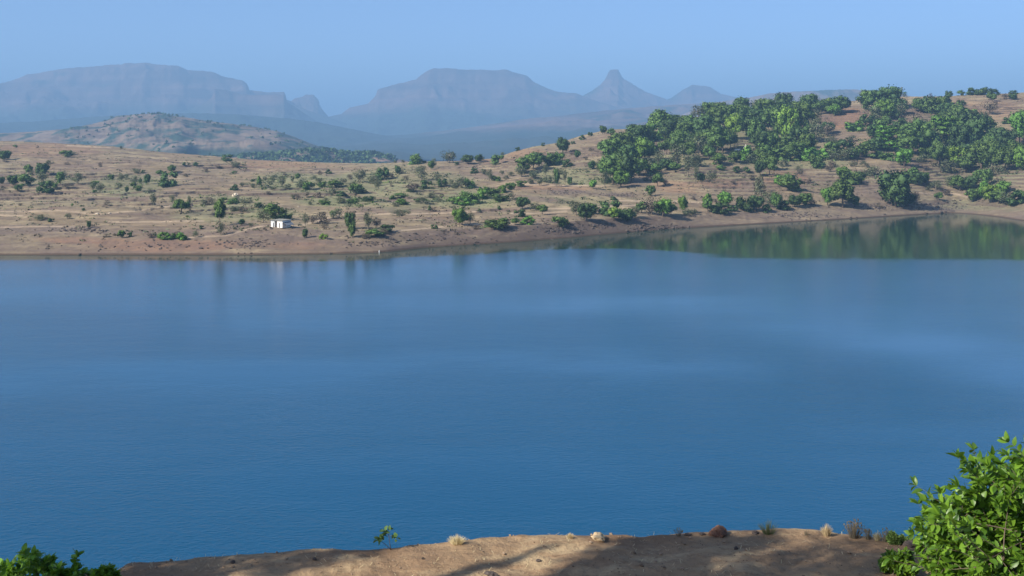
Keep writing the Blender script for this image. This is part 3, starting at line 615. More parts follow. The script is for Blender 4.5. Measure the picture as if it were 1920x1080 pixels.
ORD = 'first second third fourth fifth sixth seventh eighth ninth tenth eleventh twelfth thirteenth fourteenth fifteenth sixteenth seventeenth eighteenth nineteenth twentieth twenty-first twenty-second twenty-third twenty-fourth twenty-fifth twenty-sixth twenty-seventh twenty-eighth'.split()
from collections import defaultdict
byk = defaultdict(list)
for p in PLACED: byk[(p[6], p[4], p[5])].append(p)
for (zone, k, kind), lst in byk.items():
    lst.sort(key=lambda p: p[2]); h_ = len(lst) // 2
    parts = [('', lst)] if len(lst) <= 18 else [(', upper half,', lst[:h_]), (', lower half,', lst[h_:])]
    for row, sub in parts:
        sub.sort(key=lambda p: p[1]); n = len(sub); wd = f'{WORD[k]} {kind}'
        for i, p in enumerate(sub):
            o = p[0]
            if n == 1: t = f'the one {wd} {zone}'
            elif i == 0: t = f'leftmost {wd}{row} {zone}'
            elif i == n - 1: t = f'rightmost {wd}{row} {zone}'
            elif i <= n // 2: t = f'{ORD[i]} {wd} from the left{row} {zone}'
            else: t = f'{ORD[n - 1 - i]} {wd} from the right{row} {zone}'
            o['label'] = t; o['group'] = f'{kind}s {zone}'

# ------------------------------------------------------------------ scrub and dead grass of the plain (uncountable)
def tufts(name, label, n, mat, smin, smax, seed, weight):
    rs = np.random.RandomState(seed); V = []; N = []; T = []
    u = rs.uniform(-80, 2000, n * 6); d0_, d1_, z1_, dr_, zr_ = far_params(u)
    Y = d0_ + 9 + (dr_ - d0_) * rs.rand(n * 6) ** 1.25; X = (u - 960) / F * Y
    Z = H(X, Y); keep = (rs.rand(n * 6) < weight(X, Y, Z, u, HOR + (CAMZ - Z) * F / Y)) & (Y < dr_)
    X, Y, Z = X[keep][:n], Y[keep][:n], Z[keep][:n]; n = len(X)
    s = rs.uniform(smin, smax, n) * (1 + .8 * (rs.rand(n) > .9)); m = 9
    c = np.stack([X, Y, Z], 1).repeat(m, 0); s = s.repeat(m)
    d = rnd_dir(n * m); d[:, 2] = np.abs(d[:, 2]); P = c + d * (s * .5)[:, None] * np.array([1.4, 1.4, .8])
    a = rnd_dir(n * m); b = np.cross(a, rnd_dir(n * m)); q = (s * .3)[:, None]
    V = np.stack([P - a * q, P + b * q * .7, P + a * q, P - b * q * .7], 1).reshape(-1, 3)
    nn = d * .6 + rs.normal(size=d.shape) * .3; nn[:, 2] += .3; nn /= np.linalg.norm(nn, axis=1)[:, None]
    tt = rs.rand(n).repeat(m * 4)
    me = npmesh(name, V, np.arange(len(V)).reshape(-1, 4), mat, True, nn.repeat(4, 0), tt)
    tag(link(name, me), label, kind='stuff')
def gw(X, Y, Z, u, v):
    g = blob_mask(u, v, GREEN); return (.1 + .9 * g) * ss(-.1, .35, fbm(X / 14, Y / 20, 3, 71)) * ss(5, 10, Z + 4 * (u < 1000))
tufts('low_scrub', 'low olive scrub covering the far plain', 8500, LEAF['S'], .5, 1.5, 5, gw)
tufts('green_scrub', 'low green scrub in the moist strips of the far plain', 3000, LEAF['G'], .6, 1.8, 6, lambda X, Y, Z, u, v: blob_mask(u, v, GREEN) ** 2 * ss(.05, .4, fbm(X / 18, Y / 25, 3, 72)) * ss(5, 9, Z + 3))
tufts('dead_scrub', 'brown dead scrub dotted over the far slopes', 3200, LEAF['R'], .4, 1.2, 7, lambda X, Y, Z, u, v: (.25 + .75 * ss(0, .4, fbm(X / 16, Y / 16, 3, 73))) * ss(2, 7, Z + 1))

# trees far off on the scrub hill and the wooded rise
from mathutils.bvhtree import BVHTree
def far_wood(name, label, hillname, n, umin, umax, smin, smax, seed, dens):
    rs = np.random.RandomState(seed); hm_ = bpy.data.objects[hillname].data; V = []; vv = np.empty(len(hm_.vertices) * 3); hm_.vertices.foreach_get('co', vv); vv = vv.reshape(-1, 3)
    uu = 960 + F * vv[:, 0] / vv[:, 1]; w_ = (uu > umin) & (uu < umax) & (fbm(vv[:, 0] / 110, vv[:, 1] / 160, 4, seed) > dens)
    idx = np.nonzero(w_)[0]; P = vv[rs.choice(idx, n)] + rs.normal(size=(n, 3)) * np.array([4, 4, 0]); s = rs.uniform(smin, smax, n); m = 16
    d = rnd_dir(n * m); c = P.repeat(m, 0); q = s.repeat(m)[:, None]; c = c + d * q * .5 * np.array([1, 1, .8]) + np.array([0, 0, .3]) * q
    a = rnd_dir(n * m); b = np.cross(a, rnd_dir(n * m)); q = q * .38
    V = np.stack([c - a * q, c + b * q * .8, c + a * q, c - b * q * .8], 1).reshape(-1, 3)
    tag(link(name, npmesh(name, V, np.arange(len(V)).reshape(-1, 4), LEAF['D'], True, d.repeat(4, 0), rs.rand(n).repeat(m * 4))), label, kind='stuff')
far_wood('distant_trees', 'far off trees dotting the scrub hill', 'scrub_hill', 330, -60, 680, 3.5, 7, 201, .02)
far_wood('distant_wood', 'far off wood on the low rise behind the near ridge', 'wooded_hill', 900, 380, 780, 5, 9, 202, -.08)

# ------------------------------------------------------------------ rocks
def rock_mesh(name, seed, mat, zs=.7):
    v, f = ico((0, 0, 0), .5, 3, .28, seed, zs); v[:, 0] *= 1.15
    n = fbm(v[:, 0] * 7 + seed, v[:, 1] * 7 + v[:, 2] * 7, 2, 5); v *= (1 + .1 * n)[:, None]
    return npmesh(name, v, f, mat, False)
M_DARKROCK = mat_plain('dark_basalt_rock', (.085, .068, .058), .9, .4, 2)
M_PALEROCK = mat_plain('pale_rock', (.52, .44, .33), .9, .2, 1.5)
RK = [rock_mesh('rock', 500 + i, M_DARKROCK) for i in range(5)]; PRK = [rock_mesh('rock', 520 + i, M_PALEROCK, .8) for i in range(3)]
rs = random.Random(3)
def far_rock(px, py, wpx, label, group, pale=False, hs=1.):
    X, Y, Z = px2ground(px, py); s = wpx / F * Y
    o = link('boulder', rs.choice(PRK if pale else RK)); o.location = (X, Y, Z + s * .12 * hs); o.rotation_euler = (0, 0, rs.random() * 6); o.scale = (s, s * .8, s * hs * .8)
    tag(o, label, 'boulder', group)
far_rock(441, 368, 10, 'large cream boulder below a shrub on the left of the far plain', None, True, 1.3)
for i, (x, y, wd) in enumerate([(206, 401, 5), (182, 402, 6), (559, 388, 4), (1690, 386, 6)]):
    far_rock(x, y, wd, ['right one of two small pale rocks on the left track', 'left one of two small pale rocks on the left track', 'small pale rock on the plain above the hut', 'pale rock at the foot of the tall dark shore tree'][i], 'pale rocks on the far shore', True)
BO = []
for i, (x, y, wd) in enumerate([(447, 476, 3.5), (459, 477, 3), (471, 477, 4), (190, 464, 5), (150, 478, 6), (1261, 429, 8), (1290, 427, 6), (1648, 392, 9), (1658, 390, 7), (1640, 388, 6), (1722, 391, 8),
        (1732, 385, 5), (1764, 399, 7), (1772, 398, 6), (1785, 397, 8), (1736, 400, 5), (1790, 382, 6), (1758, 382, 6), (1800, 377, 5), (1035, 450, 5), (1658, 403, 5), (620, 476, 5), (900, 459, 4), (1595, 409, 5)]):
    far_rock(x, y, wd, 'dark boulder', 'dark boulders along the far shore'); BO.append((x, bpy.context.scene.collection.objects[-1]))
BO.sort(key=lambda q: q[0])
for i, (x, o) in enumerate(BO):
    n = len(BO); o['label'] = ('leftmost' if i == 0 else 'rightmost' if i == n - 1 else ORD[i] + ' from the left' if i < n // 2 else ORD[n - 1 - i] + ' from the right') + ' of the dark waterline boulders on the far shore'
# rubble on the bank: nobody could count it
V = []; Q = []; nb = 0; rr = np.random.RandomState(8); bv, bf = ico((0, 0, 0), .5, 1, .3, 3, .7)
for (x, y, sx, sy, n) in [(1055, 432, 45, 7, 200), (1230, 428, 50, 7, 220), (460, 458, 40, 9, 90), (1500, 404, 60, 6, 130), (1760, 388, 60, 9, 220), (1640, 390, 30, 5, 70), (700, 458, 40, 6, 60), (160, 432, 50, 5, 80), (1120, 425, 20, 5, 40),
                          (300, 462, 200, 8, 90), (800, 450, 120, 7, 90), (1160, 366, 36, 4, 60), (1060, 362, 40, 4, 50)]:
    for i in range(n):
        px, py = rr.normal(x, sx * .6), rr.normal(y, sy * .55); X, Y, Z = px2ground(px, py)
        if Z < -.05: continue
        s = rr.uniform(.35, 1.1) * (1 + (rr.rand() > .93)); a = rr.rand() * 6.28
        c_, s_ = math.cos(a), math.sin(a); v = bv * s * np.array([1.2, .9, .8])
        v = np.stack([v[:, 0] * c_ - v[:, 1] * s_, v[:, 0] * s_ + v[:, 1] * c_, v[:, 2]], 1) + np.array([X, Y, Z + .05 * s])
        V.append(v); Q.append(bf + nb); nb += len(v)
tag(link('rubble', npmesh('rubble', np.concatenate(V), np.concatenate(Q), M_DARKROCK, False)), 'loose dark stones strewn on the far bank', kind='stuff')

# ------------------------------------------------------------------ white hut
M_WHITE = mat_plain('whitewash', (.80, .76, .68), .85, .06, 1.2)
M_WEATHER = mat_plain('weathered_plaster', (.55, .56, .54), .9, .15, .8)
M_INSHADE = mat_plain('inside_shade', (.05, .042, .035), .95, .3, 2)  # dark colour painted in for the shade inside porch and openings
M_ROOF = mat_plain('old_roof_sheet', (.24, .23, .19), .8, .35, 1.5)
M_WOOD = mat_plain('old_wood', (.12, .08, .05), .9, .3, 3)
X, Y, Z = px2ground(519, 427)
hut = empty('hut', (X, Y, Z - .05), rad(-34), (.92, .92, .92)); tag(hut, 'small whitewashed hut with an open porch between two rooms near the far shore', 'hut')
def walls(x0, x1, dx0, dx1, hgt=2.85, y1=4.6):
    mb = MB(); t = .2
    mb.box(x0, dx0, 0, t, 0, hgt); mb.box(dx1, x1, 0, t, 0, hgt); mb.box(dx0, dx1, 0, t, 1.95, hgt)      # front with its doorway
    mb.box(x0, x0 + t, t, y1, 0, hgt); mb.box(x1 - t, x1, t, y1, 0, hgt); mb.box(x0 + t, x1 - t, y1 - t, y1, 0, hgt)
    mb.box(x0 + t, x1 - t, t, y1 - t, 0, .08); return mb
link('room', walls(-3.4, -1.25, -2.1, -1.6).mesh('room', M_WEATHER), hut)['label'] = 'greyish left room with a dark doorway'
link('room', walls(.15, 3.15, 1.35, 1.95).mesh('room', M_WHITE), hut)['label'] = 'bright white right room with a narrow doorway'
mb = MB(); mb.box(-1.245, .145, 2.6, 2.8, 0, 2.75); link('porch_wall', mb.mesh('porch_wall', M_INSHADE), hut)  # back wall coloured dark for the porch shade
mb = MB(); mb.add([(-3.7, -.5, 2.86), (3.4, -.5, 2.86), (3.4, 5.0, 3.1), (-3.7, 5.0, 3.1), (-3.7, -.5, 2.95), (3.4, -.5, 2.95), (3.4, 5.0, 3.2), (-3.7, 5.0, 3.2)],
                  [(0, 3, 2, 1), (4, 5, 6, 7), (0, 1, 5, 4), (1, 2, 6, 5), (2, 3, 7, 6), (3, 0, 4, 7)])
link('roof', mb.mesh('roof', M_ROOF), hut)
for x0 in (-2.1, 1.35):
    mb = MB(); mb.box(x0 + .02, x0 + .5, .24, .28, .09, 1.93); d = link('opening_shade', mb.mesh('opening_shade', M_INSHADE), hut)  # dark panel standing in for the shade inside each opening
mb = MB(); mb.box(-.62, -.5, .02, .14, 0, 2.86); link('post', mb.mesh('post', M_WOOD), hut)
# lean-to on the right side, the wall's shade put into its grey blue
lt = MB(); lt.add([(3.16, .4, 2.2), (3.16, 4.4, 2.4), (5.4, 4.4, 1.2), (5.4, .4, 1.1), (3.16, .4, 2.28), (3.16, 4.4, 2.48), (5.4, 4.4, 1.28), (5.4, .4, 1.18)], [(0, 3, 2, 1), (4, 5, 6, 7), (0, 1, 5, 4), (1, 2, 6, 5), (2, 3, 7, 6), (3, 0, 4, 7)])
for yy in (.5, 4.3): lt.box(5.2, 5.32, yy - .06, yy + .06, -.2, 1.12)
link('lean_to', lt.mesh('lean_to', mat_plain('shade_grey', (.13, .15, .18), .8, .2, 2)), hut)  # dull grey blue imitates the shaded hut side

# ------------------------------------------------------------------ hill shrine and the pale wall beside it
X, Y, Z = px2ground(1393, 282)
shr = empty('shrine', (X, Y - 9, H(X, Y - 9).item()), rad(15)); tag(shr, 'tiny white shrine with a pointed spire among the grove trees', 'shrine')
mb = MB(); mb.box(-1.0, 1.0, -1, 1, 0, 1.9); mb.box(-1.15, 1.15, -1.15, 1.15, 1.9, 2.05); link('cell', mb.mesh('cell', M_WHITE), shr)
mb = MB(); mb.tube([(0, 0, 2.05), (0, 0, 2.6), (0, 0, 3.3), (0, 0, 3.9), (0, 0, 4.2)], [.85, .72, .42, .14, .04], 8); link('spire', mb.mesh('spire', M_WHITE), shr)
mb = MB(); mb.box(-.35, .35, -1.04, -1.003, .1, 1.35); link('doorway', mb.mesh('doorway', M_INSHADE), shr)  # dark panel on the solid cell, painted as the shaded entrance
mb = MB(); mb.tube([(1.6, -.6, 0), (1.6, -.6, 3.0)], [.05, .04], 5); mb.add([(1.62, -.6, 2.95), (2.3, -.55, 2.75), (1.62, -.6, 2.3), (1.62, -.64, 2.95), (2.3, -.59, 2.75), (1.62, -.64, 2.3)], [(0, 1, 2), (5, 4, 3), (0, 3, 4, 1), (1, 4, 5, 2), (2, 5, 3, 0)])
link('flag', mb.mesh('flag', mat_plain('saffron_cloth', (.6, .22, .04), .8, .1, 2)), shr)
X, Y = (1382.5 - 960) / F * (Y - 10), Y - 10; mb = MB(); mb.box(-1.9, 1.9, -.8, .8, -.2, .9); mb.box(-1.5, 1.5, -.5, .5, .9, 1.15)
o = link('tomb_platform', mb.mesh('tomb_platform', M_WHITE)); o.location = (X, Y, H(X, Y).item()); tag(o, 'low whitewashed platform just left of the tiny shrine', 'platform')

# ------------------------------------------------------------------ mast on the crest
M_STEEL = mat_plain('grey_steel', (.16, .17, .19), .6, .15, 4)
X, Y, Z = px2ground(1690.5, 181); mast = empty('lattice_mast', (X, Y, Z - .1)); tag(mast, 'thin lattice mast standing on the crest of the right hillside', 'mast')
mb = MB(); hgt = 8.6
for sx, sy in ((1, 1), (1, -1), (-1, -1), (-1, 1)): mb.tube([(sx * .5, sy * .5, 0), (sx * .22, sy * .22, hgt)], [.07, .05], 4)
for k in range(9):
    z0, z1_ = k * .95, (k + 1) * .95; a0, a1 = .5 - .28 * z0 / hgt, .5 - .28 * z1_ / hgt
    for (p, q) in (((1, 1), (1, -1)), ((1, -1), (-1, -1)), ((-1, -1), (-1, 1)), ((-1, 1), (1, 1))):
        mb.tube([(p[0] * a0, p[1] * a0, z0), (q[0] * a1, q[1] * a1, z1_)], [.04, .04], 3)
link('frame', mb.mesh('frame', M_STEEL), mast)
for zz, a in ((7.6, 0), (7.7, 2.1), (6.4, 4.2), (5.2, 1.2)):
    mb = MB(); cx, cy = math.cos(a) * .6, math.sin(a) * .6; mb.box(cx - .22, cx + .22, cy - .16, cy + .16, zz - .6, zz + .6); link('antenna', mb.mesh('antenna', M_STEEL), mast)

X, Y, Z = px2ground(1519, 414); mb = MB(); mb.tube([(0, 0, -.3), (.05, 0, 1.0), (.2, .05, 2.0)], [.28, .24, .1], 6); mb.tube([(.03, 0, 1.1), (-.3, .1, 1.7)], [.12, .06], 5)
o = link('stump', mb.mesh('stump', M_BARK)); o.location = (X, Y, Z); tag(o, 'dark dead stump standing at the right waterline', 'stump')
X, Y, Z = px2ground(711, 474); mb = MB(); mb.tube([(0, 0, -.4), (0, 0, .4), (.03, 0, .7)], [.16, .15, .1], 6); mb.box(-.22, .22, -.22, .22, -.4, .12)
o = link('marker_post', mb.mesh('marker_post', M_WEATHER)); o.location = (X, Y, max(Z, 0)); tag(o, 'tiny pale marker post at the water edge right of the hut', 'post')

# ------------------------------------------------------------------ foreground plants
def leaf_verts(L, W, fold=.25, curl=.25):
    """pointed oval leaf, 2 x 4 quads, base at origin, tip along +y"""
    ys = [0, .22, .5, .8, 1.0]; wd = [.05, .78, 1.0, .62, .03]; V = []
    for y, q in zip(ys, wd):
        z = -curl * L * y * y
        V += [(-q * W / 2, y * L, z + fold * q * W / 2), (0, y * L, z), (q * W / 2, y * L, z + fold * q * W / 2)]
    Fs = []
    for i in range(4):
        for j in range(2): Fs.append([i * 3 + j, i * 3 + j + 1, i * 3 + j + 4, i * 3 + j + 3])
    return np.array(V), np.array(Fs)
def frames(d, up):
    d = d / np.linalg.norm(d, axis=1)[:, None]; x = np.cross(d, up); x /= np.linalg.norm(x, axis=1)[:, None] + 1e-9; z = np.cross(x, d); return x, d, z
def leaves_mesh(name, P, D, S, mat, seed, aspect=.52):
    rs = np.random.RandomState(seed); n = len(P); lv, lf = leaf_verts(1, aspect)
    up = np.array([0, 0, 1.]) + rs.normal(size=(n, 3)) * .45; x, y, z = frames(D, up)
    V = P[:, None] + S[:, None, None] * (lv[None, :, 0, None] * x[:, None] + lv[None, :, 1, None] * y[:, None] + lv[None, :, 2, None] * z[:, None])
    Q = lf[None] + (np.arange(n) * len(lv))[:, None, None]
    return npmesh(name, V.reshape(-1, 3), Q.reshape(-1, 4), mat, True, None, np.repeat(rs.rand(n), len(lv)))
def grow(bases, seed, n_sub=5, seg=7, droop=.35, tw=None):
    """branching shoots; returns branch MB and arrays of leaf positions and directions"""
    rs = random.Random(seed); mb = MB(); P = []; D = []; S = []
    def shoot(p, d, L, r, lvl):
        pts = [p.copy()]; dd = d.copy()
        for k in range(seg):
            dd = (dd + Vector((rs.gauss(0, .12), rs.gauss(0, .12), rs.gauss(0, .1) - droop * .12 * (lvl > 0)))).normalized()
            p = p + dd * L / seg; pts.append(p.copy())
            if lvl < 2 and k >= 1 and rs.random() < .8:
                for _ in range(n_sub if lvl == 0 else 2):
                    if rs.random() < .55:
                        a = rs.random() * 6.28; o = dd.orthogonal().normalized(); o.rotate(__import__('mathutils').Quaternion(dd, a))
                        shoot(p, (dd * .55 + o).normalized(), L * rs.uniform(.35, .6), r * .5, lvl + 1)
            if lvl >= 1 and (k >= 2 or lvl == 2):
                for _ in range(2):
                    a = rs.random() * 6.28; o = dd.orthogonal().normalized(); o.rotate(__import__('mathutils').Quaternion(dd, a))
                    ld = (dd * .6 + o * .9 + Vector((0, 0, .1))).normalized(); P.append(p[:]); D.append(ld[:]); S.append(rs.uniform(.7, 1.25))
        if lvl >= 1:
            for _ in range(5):      # whorl at the tip
                o = Vector((rs.gauss(0, 1), rs.gauss(0, 1), rs.gauss(.3, .7))).normalized(); ld = (dd + o * .9).normalized(); P.append(p[:]); D.append(ld[:]); S.append(rs.uniform(.8, 1.4))
        mb.tube(pts, [r * (1 - .75 * i / seg) for i in range(seg + 1)], 5)
    for (b, d, L, r) in bases: shoot(Vector(b), Vector(d).normalized(), L, r, 0)
    return mb, np.array(P), np.array(D), np.array(S)
LEAF['F'] = mat_leaf('glossy_leaves', (.018, .062, .008), (.17, .33, .03), .34, .4, .4, tcol=(.25, .42, .03))
LEAF['FD'] = mat_leaf('shade_leaves', (.02, .065, .01), (.085, .19, .02), .3, .4, .4, tcol=(.16, .3, .02))
def bushy(name, label, loc, bases, seed, leaf, mat, cat='bush', twig=None, **kw):
    root = empty(name, loc); tag(root, label, cat)
    mb, P, D, S = grow(bases, seed, **kw)
    link('branches', mb.mesh('branches', twig or M_BARK, True), root)
    link('foliage', leaves_mesh('foliage', P, D, S * leaf, mat, seed), root)
    return root, len(P)
# large bush at the right
Yb = 8.7; gx = lambda px, Y: (px - 960) / F * Y
bases = []
rb = random.Random(21)
for i in range(30):
    a = rb.uniform(0, 6.28); q = rb.uniform(.0, .55)
    d = (math.cos(a) * rb.uniform(.3, .9), math.sin(a) * rb.uniform(.2, .8), 1.0)
    bases.append(((math.cos(a) * q, math.sin(a) * q, 0), d, rb.uniform(.4, .8), .011))
for (dx, dz) in ((-.52, .90), (-.60, .80), (-.45, 1.0), (-.68, .66), (-.72, .52), (-.74, .36), (-.3, 1.05), (-.15, 1.0), (.1, 1.05), (-.5, .7), (-.4, .85), (-.62, .45), (.3, 1.0), (-.55, .98), (-.35, .6), (-.25, .8), (.15, .7), (-.66, .82), (-.78, .70), (-.3, .5), (-.45, .45), (0, .6), (.2, .5)):
    dz *= 1.18; bases.append(((rb.uniform(-.12, .12), rb.uniform(-.3, .2), .05), (dx * (1.3 if dz > .75 else 1.02), rb.uniform(-.3, .2), dz), math.hypot(dx * (1.3 if dz > .75 else 1.02), dz) * (.95 if dz > .75 else .8), .011))
Xb = gx(2042, Yb)
_, nl = bushy('leafy_bush', 'large glossy green bush filling the lower right corner', (Xb, Yb, H_near(Xb, Yb).item() - .1), bases, 5, .076, LEAF['F'], n_sub=5)
print('leaves right bush', nl)
# bush in the lower left corner
bases = []
for i in range(17):
    a = rb.uniform(0, 6.28); bases.append(((rb.uniform(-.6, .3), rb.uniform(-.15, .15), 0), (math.cos(a) * .5, math.sin(a) * .3, 1.0), rb.uniform(.3, .5), .01))
Yl = 9.3; Xl = gx(60, Yl)
bushy('leafy_bush', 'green bush poking up in the lower left corner', (Xl, Yl, CAMZ - 4.20), bases, 9, .062, LEAF['F'], n_sub=4)
bases = [((0, 0, 0), (math.cos(a) * .5, math.sin(a) * .3, 1.0), .15, .006) for a in (0, 1.5, 3, 4.6)]
bushy('leafy_bush', 'small green shoot just right of the lower left bush', (gx(198, 9.5), 9.5, CAMZ - 3.93), bases, 15, .055, LEAF['F'], n_sub=3)
# small plants
X, Y, Z = px2near(1680, 1075); bases = [((rb.uniform(-.08, .08), rb.uniform(-.05, .05), 0), (rb.uniform(-.5, .5), rb.uniform(-.3, .3), 1), .16, .004) for i in range(9)]
bushy('small_plant', 'knee high light green plant beside the large right bush', (X, Y, Z - .01), bases, 31, .034, LEAF['F'], 'plant', n_sub=3)
X, Y, Z = px2near(1690, 1019); bases = [((rb.uniform(-.1, .1), 0, 0), (rb.uniform(-.7, .7), rb.uniform(-.3, .3), .6), .07, .003) for i in range(7)]
bushy('small_plant', 'low green plant on the ledge rim left of the large bush', (X, Y, Z - .01), bases, 33, .028, LEAF['G'], 'plant', n_sub=2)
# sapling on the rim
X, Y, Z = px2near(733, 1032); sap = empty('sapling', (X, Y, Z - .01)); tag(sap, 'lone thin sapling with a few round leaves on the ledge rim', 'sapling')
mb = MB(); mb.tube([(0, 0, 0), (-.012, 0, .08), (-.02, 0, .15), (-.045, 0, .185)], [.004, .0035, .003, .002], 5); mb.tube([(0, 0, .01), (-.05, 0, .06), (-.10, 0, .10)], [.003, .0025, .002], 5)
mb.tube([(-.02, 0, .14), (.02, 0, .145), (.05, 0, .12)], [.002, .002, .0015], 4)
link('stem', mb.mesh('stem', M_BARK, True), sap)
P = []; D = []; S = []; rs2 = random.Random(4)
for (x, z, n, sp) in ((-.05, .18, 8, .03), (-.03, .195, 6, .025), (-.115, .125, 9, .035), (-.13, .105, 5, .02), (.06, .125, 4, .015), (.02, .15, 4, .015), (-.09, .15, 5, .02)):
    for i in range(n):
        P.append((x + rs2.gauss(0, sp * .5), rs2.gauss(0, .015), z + rs2.gauss(0, sp * .4))); D.append((rs2.gauss(0, 1), rs2.gauss(0, .6), rs2.gauss(-.2, .5))); S.append(rs2.uniform(.035, .06))
link('foliage', leaves_mesh('foliage', np.array(P), np.array(D), np.array(S), LEAF['D'], 3, .75), sap)  # dark leaf colour imitates the shadow on the sapling

# dry tufts on the rim
M_STRAW = mat_leaf('straw', (.34, .26, .14), (.62, .52, .33), .25, tcol=(.5, .4, .2)); M_DEAD = mat_leaf('dead_stalks', (.08, .07, .05), (.2, .17, .12), .15, tcol=(.15, .12, .07))
M_GTUFT = mat_leaf('green_grey_tuft', (.06, .075, .035), (.17, .18, .09), .25)
def tuft(px, py, wpx, hpx, n, mat, label, seed, seeds=False):
    X, Y, Z = px2near(px, py); k = Y / F; rs = np.random.RandomState(seed); V = []; N_ = []
    for i in range(n):
        a = rs.rand() * 6.28; q = rs.rand() ** .6; b = np.array([math.cos(a), math.sin(a) * .6, 0]) * wpx * k * .18 * q
        tip = np.array([math.cos(a) * q * wpx * k * .5, math.sin(a) * q * wpx * k * .3, hpx * k * (1.05 - .45 * q) * rs.uniform(.6, 1.1)])
        mid = (b + tip) / 2 + np.array([0, 0, hpx * k * .08]); s = np.array([-math.sin(a), math.cos(a), 0]) * rs.uniform(.0012, .0026)
        s = s if abs(s[0]) > .0008 else np.array([.0015, 0, 0]); V += [b - s, b + s, mid + s * .8, mid - s * .8, mid - s * .8, mid + s * .8, tip + s * .3, tip - s * .3]
        if seeds and rs.rand() < .5:
            h = rs.uniform(.004, .008); c = tip; V += [c + (-h, 0, -h), c + (h, 0, -h), c + (h * .6, 0, h * 1.4), c + (-h * .6, 0, h * 1.4)]
    V = np.array(V); me = npmesh('dry_tuft', V, np.arange(len(V)).reshape(-1, 4), mat, True, None, np.repeat(rs.rand(len(V) // 4), 4))
    o = link('dry_tuft', me); o.location = (X, Y, Z - .005); tag(o, label, 'tuft', 'dry tufts along the ledge rim')
tuft(857, 1021, 46, 20, 260, M_STRAW, 'wide pale straw tuft on the sunlit rim right of the sapling', 1)
tuft(1069, 1010, 22, 12, 130, M_STRAW, 'small pale tuft left of the sunlit clod', 2)
tuft(1273, 1006, 20, 20, 26, M_DEAD, 'sparse wiry tuft left of the dark rim rock', 3, True)
tuft(1441, 1002, 46, 30, 110, M_GTUFT, 'tall grey green tuft right of the dark rim rock', 4)
tuft(1550, 1005, 28, 24, 240, M_STRAW, 'rounded pale tuft at the start of the rim slope', 5)
tuft(1602, 1009, 44, 36, 150, M_DEAD, 'spiky dark dead tuft beside the rounded pale one', 6, True)
tuft(1628, 1012, 26, 22, 60, M_DEAD, 'low brown twiggy tuft right of the spiky dark one', 7, True)
tuft(1645, 1014, 20, 20, 150, M_STRAW, 'yellowish straw tuft near the right end of the rim', 8)
tuft(1660, 1016, 22, 28, 50, M_DEAD, 'thin dark stalk tuft with a nodding head near the large bush', 9, True)
tuft(1512, 1004, 14, 14, 24, M_DEAD, 'tiny dark tuft between the green and the pale tufts', 10)
# rocks and clods
M_CLOD = mat_plain('sandy_clod', (.50, .38, .23), .95, .2, 12); M_REDROCK = mat_plain('brown_rock', (.16, .085, .055), .9, .35, 12)
def near_rock(px, py, wpx, hpx, mat, label, seed, name='rock', grp=None):
    X, Y, Z = px2near(px, py); o = link(name, rock_mesh(name, seed, mat, 1.)); k = Y / F
    o.location = (X, Y, Z + hpx * k * .3); o.scale = (wpx * k * .9, wpx * k * .8, hpx * k * 1.2); o.rotation_euler = (0, 0, seed); tag(o, label, 'rock' if name == 'rock' else 'clod', grp)
near_rock(1348, 1003, 34, 17, M_REDROCK, 'reddish brown rock sitting on the ledge rim', 601)
near_rock(1121, 1011, 30, 12, M_CLOD, 'pale sunlit earth clod on the ledge rim', 602, 'earth_clod')
for i, (x, y, wd, h, l) in enumerate([(1290, 1004, 14, 4, 'flat dark stone left of the reddish rim rock'), (1416, 1000, 16, 5, 'flat dark stone left of the grey green tuft'), (1318, 1003, 12, 4, 'small dark stone against the reddish rim rock'),
        (1710, 1024, 30, 12, 'dark stone at the rim against the large bush'), (436, 1056, 10, 5, 'dark pebble on the shaded left ledge'), (590, 1050, 9, 5, 'dark pebble on the ledge left of the sapling'), (793, 1049, 5, 4, 'tiny pebble in the sunlit patch of the ledge'),
        (1380, 1030, 9, 5, 'dark pebble below the grey green tuft'), (920, 1078, 22, 6, 'dark stone at the bottom edge of the photo'), (1010, 1053, 10, 4, 'pebble at the edge of the central shade')]):
    near_rock(x, y, wd, h, M_DARKROCK, l, 610 + i, 'rock', 'stones on the ledge')
# leaf litter and gravel of the ledge
V = []; Q = []; nb = 0; rr = np.random.RandomState(18)
gxs = rr.uniform(-6, 5.5, 2600); gys = rr.uniform(8.3, 10.9, 2600); gz = H_near(gxs, gys)
for x, y, z in zip(gxs, gys, gz):
    if z < LEDGE - .25: continue
    s = rr.uniform(.007, .02) * (1 + 1.6 * (rr.rand() > .94)); v = bv * s + np.array([x, y, z + s * .1]); V.append(v); Q.append(bf + nb); nb += len(v)
tag(link('gravel', npmesh('gravel', np.concatenate(V), np.concatenate(Q), mat_plain('gravel_stone', (.22, .16, .11), .9, .6, 5), False)), 'fine gravel scattered over the earth ledge', kind='stuff')

